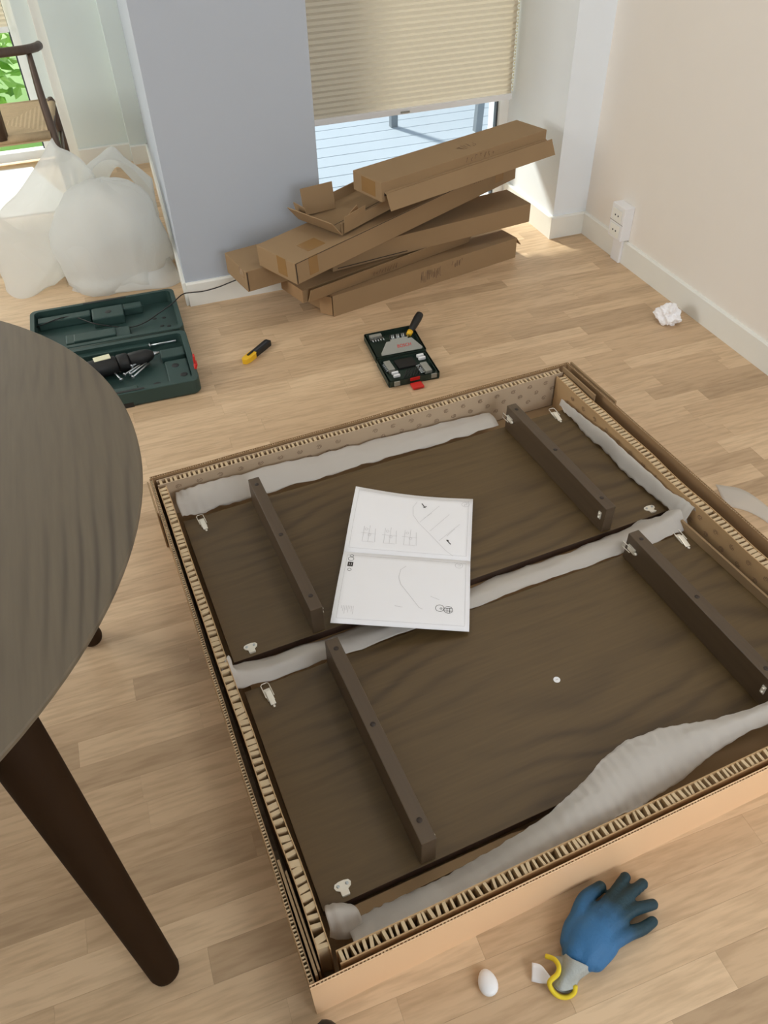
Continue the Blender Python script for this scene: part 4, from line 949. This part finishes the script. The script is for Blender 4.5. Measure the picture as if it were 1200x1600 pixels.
bolt('lowest of the three bolts lying side by side in the case', (207, 590), (233, 567), 0.034)
bolt('single bolt pointing up left below the drill, nearest the table', (190, 594), (174, 577), 0.034)
P = [atY(380, 433, 2.86), atY(360, 441, 2.88), atY(340, 449, 2.885), atY(318, 455, 2.885), atY(300, 457, 2.885), at(285, 460, 0.072), at(268, 475, 0.068), at(250, 488, 0.035), at(228, 503, 0.022), at(205, 511, 0.020), at(175, 510, 0.028), at(145, 505, 0.052), at(122, 497, 0.040), at(105, 495, 0.045), at(85, 500, 0.050), at(55, 512, 0.030)]
tag(tube('charger_cable', catmull(P, 6), 0.0022, MAT['cable'], None, 6), 'thin black charger cable running from the green case to behind the cartons', 'cable')

# ================================================================== BIT SET
bo = at(640, 562, 0.0)
bs = thing('bit_set', 'small open green bit set case with red tab on the floor near the knife', 'tool set', bo)
def q2(px, py, z): p = at(px, py, z) - bo; return (p.x, p.y)
def qshell(name, c, h, wall, floor_z, parent, mat):
    C_ = [Vector((*p, 0)) for p in c]; m = sum(C_, Vector())/4
    def ins(w): return [p + (m-p).normalized()*w*1.35 for p in C_]
    bm = bmesh.new(); R = [[bm.verts.new((p.x, p.y, z)) for p in ins(i)] for i, z in ((0.003, 0), (0, 0.004), (0, h), (wall, h), (wall, floor_z))]
    for a, b in zip(R, R[1:]):
        for k in range(4): bm.faces.new((a[k], a[(k+1) % 4], b[(k+1) % 4], b[k]))
    bm.faces.new(R[0][::-1]); bm.faces.new(R[-1])
    bmesh.ops.bevel(bm, geom=[e for e in bm.edges if abs(e.verts[0].co.z - e.verts[1].co.z) > 0.008], offset=0.006, segments=2, affect='EDGES')
    return bm_obj(name, bm, mat, parent)
base_c = [(0.734, 2.084), (0.917, 2.076), (0.925, 2.222), (0.742, 2.232)]; lid_c = [(0.744, 2.240), (0.930, 2.230), (0.945, 2.405), (0.755, 2.408)]
L2 = lambda c: [(x - bo.x, y - bo.y) for x, y in c]
bsh = qshell('base_shell', L2(base_c), 0.024, 0.008, 0.010, bs, MAT['green2']); lsh = qshell('lid_shell', L2(lid_c), 0.024, 0.008, 0.008, bs, MAT['green2'])
def bl(x, y): return (x - bo.x, y - bo.y)
def bbox(name, x0, y0, x1, y1, z0, z1, mat, parent, bev=0.001, rz=0.0):
    cx_, cy_ = bl((x0+x1)/2, (y0+y1)/2)
    return box(name, ((x0-x1)/2, (y0-y1)/2, 0), ((x1-x0)/2, (y1-y0)/2, z1-z0), MAT[mat], parent, bevel=bev, loc=(cx_, cy_, z0), rot=(0, 0, rz))
bbox('holder', 0.760, 2.150, 0.782, 2.208, 0.010, 0.026, 'grey', bsh); bbox('holder', 0.874, 2.098, 0.897, 2.155, 0.010, 0.026, 'grey', bsh)
for y in (2.108, 2.126): bbox('white_socket', 0.762, y, 0.786, y+0.009, 0.018, 0.028, 'white', bsh, 0.003)
for y in (2.178, 2.196): bbox('white_socket', 0.880, y, 0.906, y+0.010, 0.018, 0.029, 'white', bsh, 0.003)
bbox('pad', 0.800, 2.160, 0.868, 2.214, 0.010, 0.018, 'black', bsh)
for k in range(7):
    a = Vector((*bl(0.798 + k*0.011, 2.104), 0.016)); tube('drill_bit', [a, a + Vector((0.026, 0.036, 0.006))], 0.0022, MAT['black'], bsh, 6)
for k in range(6): a = Vector((*bl(0.858, 2.104 + k*0.009), 0.020)); tube('screw_bit', [a, a + Vector((0.016, 0, 0.001))], 0.0024, MAT['zinc'], bsh, 6)
for k in range(5): a = Vector((*bl(0.752, 2.158 + k*0.010), 0.018)); tube('screw_bit', [a, a + Vector((0.010, 0, 0.001))], 0.0024, MAT['zinc'], bsh, 6)
for x in (0.752, 0.885): bbox('front_badge', x, 2.0755, x+0.020, 2.0795, 0.008, 0.0245, 'grey', bsh)
bbox('front_badge_red', 0.810, 2.079, 0.845, 2.081, 0.012, 0.0245, 'red', bsh)
o = bbox('latch_tab', 0.806, 2.040, 0.846, 2.073, 0.002, 0.010, 'red', bs, 0.003); o['label'] = 'red latch tab folded down in front'
# grey bit holder raised in the lid
hold = [( -0.075, 0), (0.075, 0), (0.075, 0.008), (0.045, 0.046), (0.030, 0.046), (0.030, 0.052), (-0.032, 0.052), (-0.032, 0.046), (-0.048, 0.046), (-0.075, 0.010)]
ho = prism('bit_holder', hold, 0, 0.008, MAT['grey'], bs, loc=(*bl(0.846, 2.252), 0.016), rot=(radians(42), 0, radians(-2)))
for k in range(10): tube('screw_bit', [(-0.030 + k*0.0062, 0.050, 0.004), (-0.030 + k*0.0062, 0.068, 0.004)], 0.0024, MAT['zinc'] if k % 3 else MAT['black'], ho, 6)
bbox('holder', 0.770, 2.375, 0.815, 2.392, 0.010, 0.026, 'grey', lsh)
for k in range(5): a = Vector((*bl(0.774 + k*0.010, 2.350), 0.020)); tube('screw_bit', [a, a + Vector((0, 0.016, 0.002))], 0.0026, MAT['zinc'], lsh, 6)
# lettering on the holder
tx = bpy.data.curves.new('lettering', 'FONT'); tx.body = 'BOSCH'; tx.size = 0.016; tx.extrude = 0.0003; tx.align_x = 'CENTER'
tmp = bpy.data.objects.new('lettering', tx); C.objects.link(tmp); bpy.context.view_layer.update()
me = bpy.data.meshes.new_from_object(tmp.evaluated_get(bpy.context.evaluated_depsgraph_get())); bpy.data.objects.remove(tmp)
le = link('lettering', me, MAT['red'], ho); le.location = (0.012, 0.018, 0.0086)
# screwdriver handle sticking out of the lid
sd = thing('screwdriver', 'black screwdriver handle with a yellow collar leaning in the bit set lid', 'screwdriver', at(640, 520, 0.03))
a = Vector((0, 0, 0)); b = at(650, 502, 0.045) - sd.location; dd = b.normalized()
tube('handle', [b*0.15, b*0.35, b*0.7, b*1.25, b*1.6, b*1.68], [0.008, 0.012, 0.014, 0.0155, 0.014, 0.007], MAT['black'], sd, 12); tube('collar', [b*-0.15, b*0.12], [0.010, 0.011], MAT['yellow'], sd, 12); tube('blade', [b*-0.9, b*-0.1], 0.003, MAT['zinc'], sd, 8)

# ================================================================== SMALL THINGS ON THE FLOOR
ka, kb = at(381, 566, 0.01), at(420, 534, 0.01); d = kb - ka
kn = thing('utility_knife', 'yellow and black snap-off utility knife on the floor beside the drill case', 'knife', Vector((ka.x, ka.y, 0)), (0, 0, atan2(d.y, d.x)))
KL = hypot(d.x, d.y)
prism('yellow_nose', [(0, 0.004), (0.006, 0.012), (0.02, 0.015), (0.058, 0.015), (0.064, 0.010), (0.064, -0.010), (0.052, -0.014), (0.02, -0.013), (0.004, -0.008)], 0.001, 0.019, MAT['yellow'], kn, bevel=0.004)
prism('black_body', [(0.060, 0.0125), (KL-0.006, 0.0135), (KL, 0.010), (KL, -0.010), (KL-0.006, -0.0135), (0.060, -0.012)], 0.001, 0.018, MAT['black'], kn, bevel=0.004)
box('slider', (0.030, 0.000, 0.019), (0.062, 0.008, 0.023), MAT['black'], kn, bevel=0.0015); box('blade_channel', (0.066, -0.003, 0.018), (KL-0.012, 0.003, 0.0188), MAT['gasket'], kn)
bm = bmesh.new(); bmesh.ops.create_icosphere(bm, subdivisions=3, radius=1)
for v in bm.verts:
    x, y, z = v.co; k = 1 - 0.14*y
    v.co = (x*0.0165*k, y*0.0215, z*0.010 + 0.010)
e = bm_obj('white_egg', bm, MAT['white'], None, True); e.location = Vector((0.278, 0.352, 0)); e.rotation_euler = (0, 0, radians(-6)); tag(e, 'small smooth white egg-shaped cap on the floor left of the glove', 'cap')
bm = bmesh.new(); bmesh.ops.create_icosphere(bm, subdivisions=4, radius=1)
for v in bm.verts:
    n = noise.noise(v.co*1.7 + Vector((3, 3, 1)))*0.55 + abs(noise.noise(v.co*4.1))*0.35
    v.co = Vector((v.co.x*0.036, v.co.y*0.042, max(v.co.z*0.036, -0.028))) * (1 + n); v.co.z = max(v.co.z + 0.030, 0.001)
e = bm_obj('crumpled_tissue', bm, MAT['paper'], None, False); e.location = at(1042, 503, 0); tag(e, 'crumpled white plastic scrap on the floor beside the right baseboard', 'scrap')
sh = thing('shoe', 'black shoe tip just entering the frame at the bottom edge', 'shoe', at(512, 1628, 0))
bm = bmesh.new(); bmesh.ops.create_icosphere(bm, subdivisions=3, radius=1)
for v in bm.verts:
    y = v.co.y; k = 1 - 0.25*max(0, -y)
    v.co = Vector((v.co.x*0.046*k, y*0.13 - 0.105, max(v.co.z, -0.5)*0.05*(1 + 0.5*max(0, -y)) + 0.033))
bm_obj('upper', bm, MAT['dark'], sh, True)
prism('sole', [(0.045*cos(a)*(1 if sin(a) > 0 else 0.85), 0.132*sin(a) - 0.105) for a in [2*pi*k/24 for k in range(24)]], 0.0, 0.010, MAT['black'], sh)

# ================================================================== GLOVE
gw = at(893, 1508, 0.0); gt = at(978, 1420, 0.0); gd = (gt - gw); GA = atan2(gd.y, gd.x)
gl = thing('work_glove', 'blue latex coated work glove with grey cuff and yellow hem on the floor', 'glove', gw, (0, 0, GA))
def gp(px, py, z): 
    p = at(px, py, z) - gw; return Vector((p.x*cos(GA) + p.y*sin(GA), -p.x*sin(GA) + p.y*cos(GA), z))
def remeshed(name, bm, mat, parent, voxel=0.0028, it=6):
    me = bpy.data.meshes.new('tmp'); bm.to_mesh(me); bm.free(); o = bpy.data.objects.new('tmp', me); C.objects.link(o)
    m1 = o.modifiers.new('r', 'REMESH'); m1.mode = 'VOXEL'; m1.voxel_size = voxel; m2 = o.modifiers.new('s', 'SMOOTH'); m2.iterations = it; m2.factor = 0.6
    bpy.context.view_layer.update(); me2 = bpy.data.meshes.new_from_object(o.evaluated_get(bpy.context.evaluated_depsgraph_get())); bpy.data.objects.remove(o)
    return link(name, me2, mat, parent, True)
def ball(bm, c, r, s=(1, 1, 1)):
    q = bmesh.ops.create_icosphere(bm, subdivisions=3, radius=r); bmesh.ops.transform(bm, matrix=Matrix.Translation(c) @ Matrix.Diagonal((*s, 1)), verts=q['verts'])
def chain(bm, P, R):
    P = catmull(P, 6); n = len(P)
    for i, p in enumerate(P):
        t_ = i/(n-1)*(len(R)-1); k = min(int(t_), len(R)-2); ball(bm, p, R[k] + (R[k+1]-R[k])*(t_-k))
bm = bmesh.new()
FZ = 0.014
chain(bm, [gp(903, 1440, 0.020), gp(914, 1406, 0.020), gp(938, 1386, 0.014)], [0.018, 0.0145, 0.0115])          # thumb
chain(bm, [gp(938, 1430, 0.026), gp(957, 1402, 0.024), gp(977, 1371, 0.014)], [0.018, 0.0125, 0.0105])          # index
chain(bm, [gp(948, 1436, 0.026), gp(972, 1407, 0.027), gp(1004, 1381, 0.014)], [0.018, 0.0125, 0.0105])         # middle
chain(bm, [gp(952, 1448, 0.024), gp(985, 1424, 0.024), gp(1020, 1413, 0.013)], [0.017, 0.0120, 0.0102])         # ring
chain(bm, [gp(948, 1474, 0.022), gp(982, 1459, 0.021), gp(1004, 1451, 0.016), gp(1020, 1440, 0.012)], [0.017, 0.0125, 0.0112, 0.0098])  # little
chain(bm, [gp(900, 1488, 0.022), gp(918, 1456, 0.024), gp(936, 1428, 0.022)], [0.024, 0.024, 0.020])
chain(bm, [gp(916, 1494, 0.022), gp(934, 1464, 0.024), gp(950, 1440, 0.022)], [0.024, 0.024, 0.019])
chain(bm, [gp(930, 1500, 0.020), gp(948, 1478, 0.020), gp(956, 1456, 0.020)], [0.019, 0.020, 0.017])
chain(bm, [gp(889, 1472, 0.020), gp(896, 1450, 0.021), gp(910, 1425, 0.020)], [0.016, 0.018, 0.016])
for v in bm.verts: v.co.z = max(v.co.z, 0.002)
ball(bm, gp(921, 1466, 0.027), 0.034, (1.25, 1.12, 0.68)); ball(bm, gp(938, 1442, 0.026), 0.028, (1.2, 1.15, 0.75))
remeshed('hand_shell', bm, MAT['glove'], gl, 0.0026, 9)
cuff = loft([[gp(878, 1485, 0.012), gp(890, 1496, 0.040), gp(912, 1507, 0.040), gp(934, 1512, 0.012)],
             [gp(876, 1500, 0.012), gp(886, 1512, 0.036), gp(902, 1520, 0.036), gp(922, 1518, 0.012)],
             [gp(868, 1520, 0.010), gp(880, 1530, 0.030), gp(890, 1534, 0.026), gp(906, 1530, 0.010)],
             [gp(862, 1538, 0.010), gp(872, 1546, 0.030), gp(886, 1548, 0.024), gp(898, 1544, 0.010)]], 6, 5, 0.003, 40, 3)
o = sheet('cuff', cuff, MAT['knit'], gl, 0.003)
cu2 = loft([[gp(934, 1512, 0.012), gp(912, 1508, 0.003), gp(890, 1500, 0.003), gp(878, 1485, 0.012)], [gp(922, 1518, 0.012), gp(905, 1520, 0.003), gp(888, 1512, 0.003), gp(876, 1500, 0.012)], [gp(906, 1530, 0.010), gp(892, 1534, 0.003), gp(880, 1530, 0.003), gp(868, 1520, 0.010)], [gp(898, 1544, 0.010), gp(886, 1552, 0.003), gp(872, 1548, 0.003), gp(862, 1538, 0.010)]], 5, 4, 0.001, 30, 4)
sheet('cuff_underside', cu2, MAT['knit'], gl, 0.003)
hem = [gp(853, 1494, 0.020), gp(866, 1499, 0.028), gp(873, 1510, 0.034), gp(871, 1522, 0.034), gp(859, 1534, 0.028), gp(862, 1546, 0.016), gp(872, 1556, 0.008), gp(886, 1558, 0.006), gp(897, 1551, 0.010), gp(899, 1540, 0.018)]
tube('cuff_hem', catmull(hem, 6), 0.0042, MAT['hem'], gl, 10)
cl = loft([[gp(855, 1496, 0.016), gp(866, 1502, 0.022), gp(870, 1522, 0.026)], [gp(876, 1494, 0.016), gp(886, 1506, 0.030), gp(884, 1530, 0.030)]], 6, 5, 0.002, 40, 5); sheet('cuff_fold', cl, MAT['knit'], gl, 0.002)
tg = loft([[gp(831, 1504, 0.016), gp(846, 1508, 0.019), gp(860, 1526, 0.022)], [gp(830, 1533, 0.006), gp(844, 1536, 0.010), gp(858, 1537, 0.016)]], 5, 4, 0.001, 30, 6); o = sheet('care_label', tg, MAT['paper'], gl, 0.0008); o['label'] = 'white sewn-in care label'
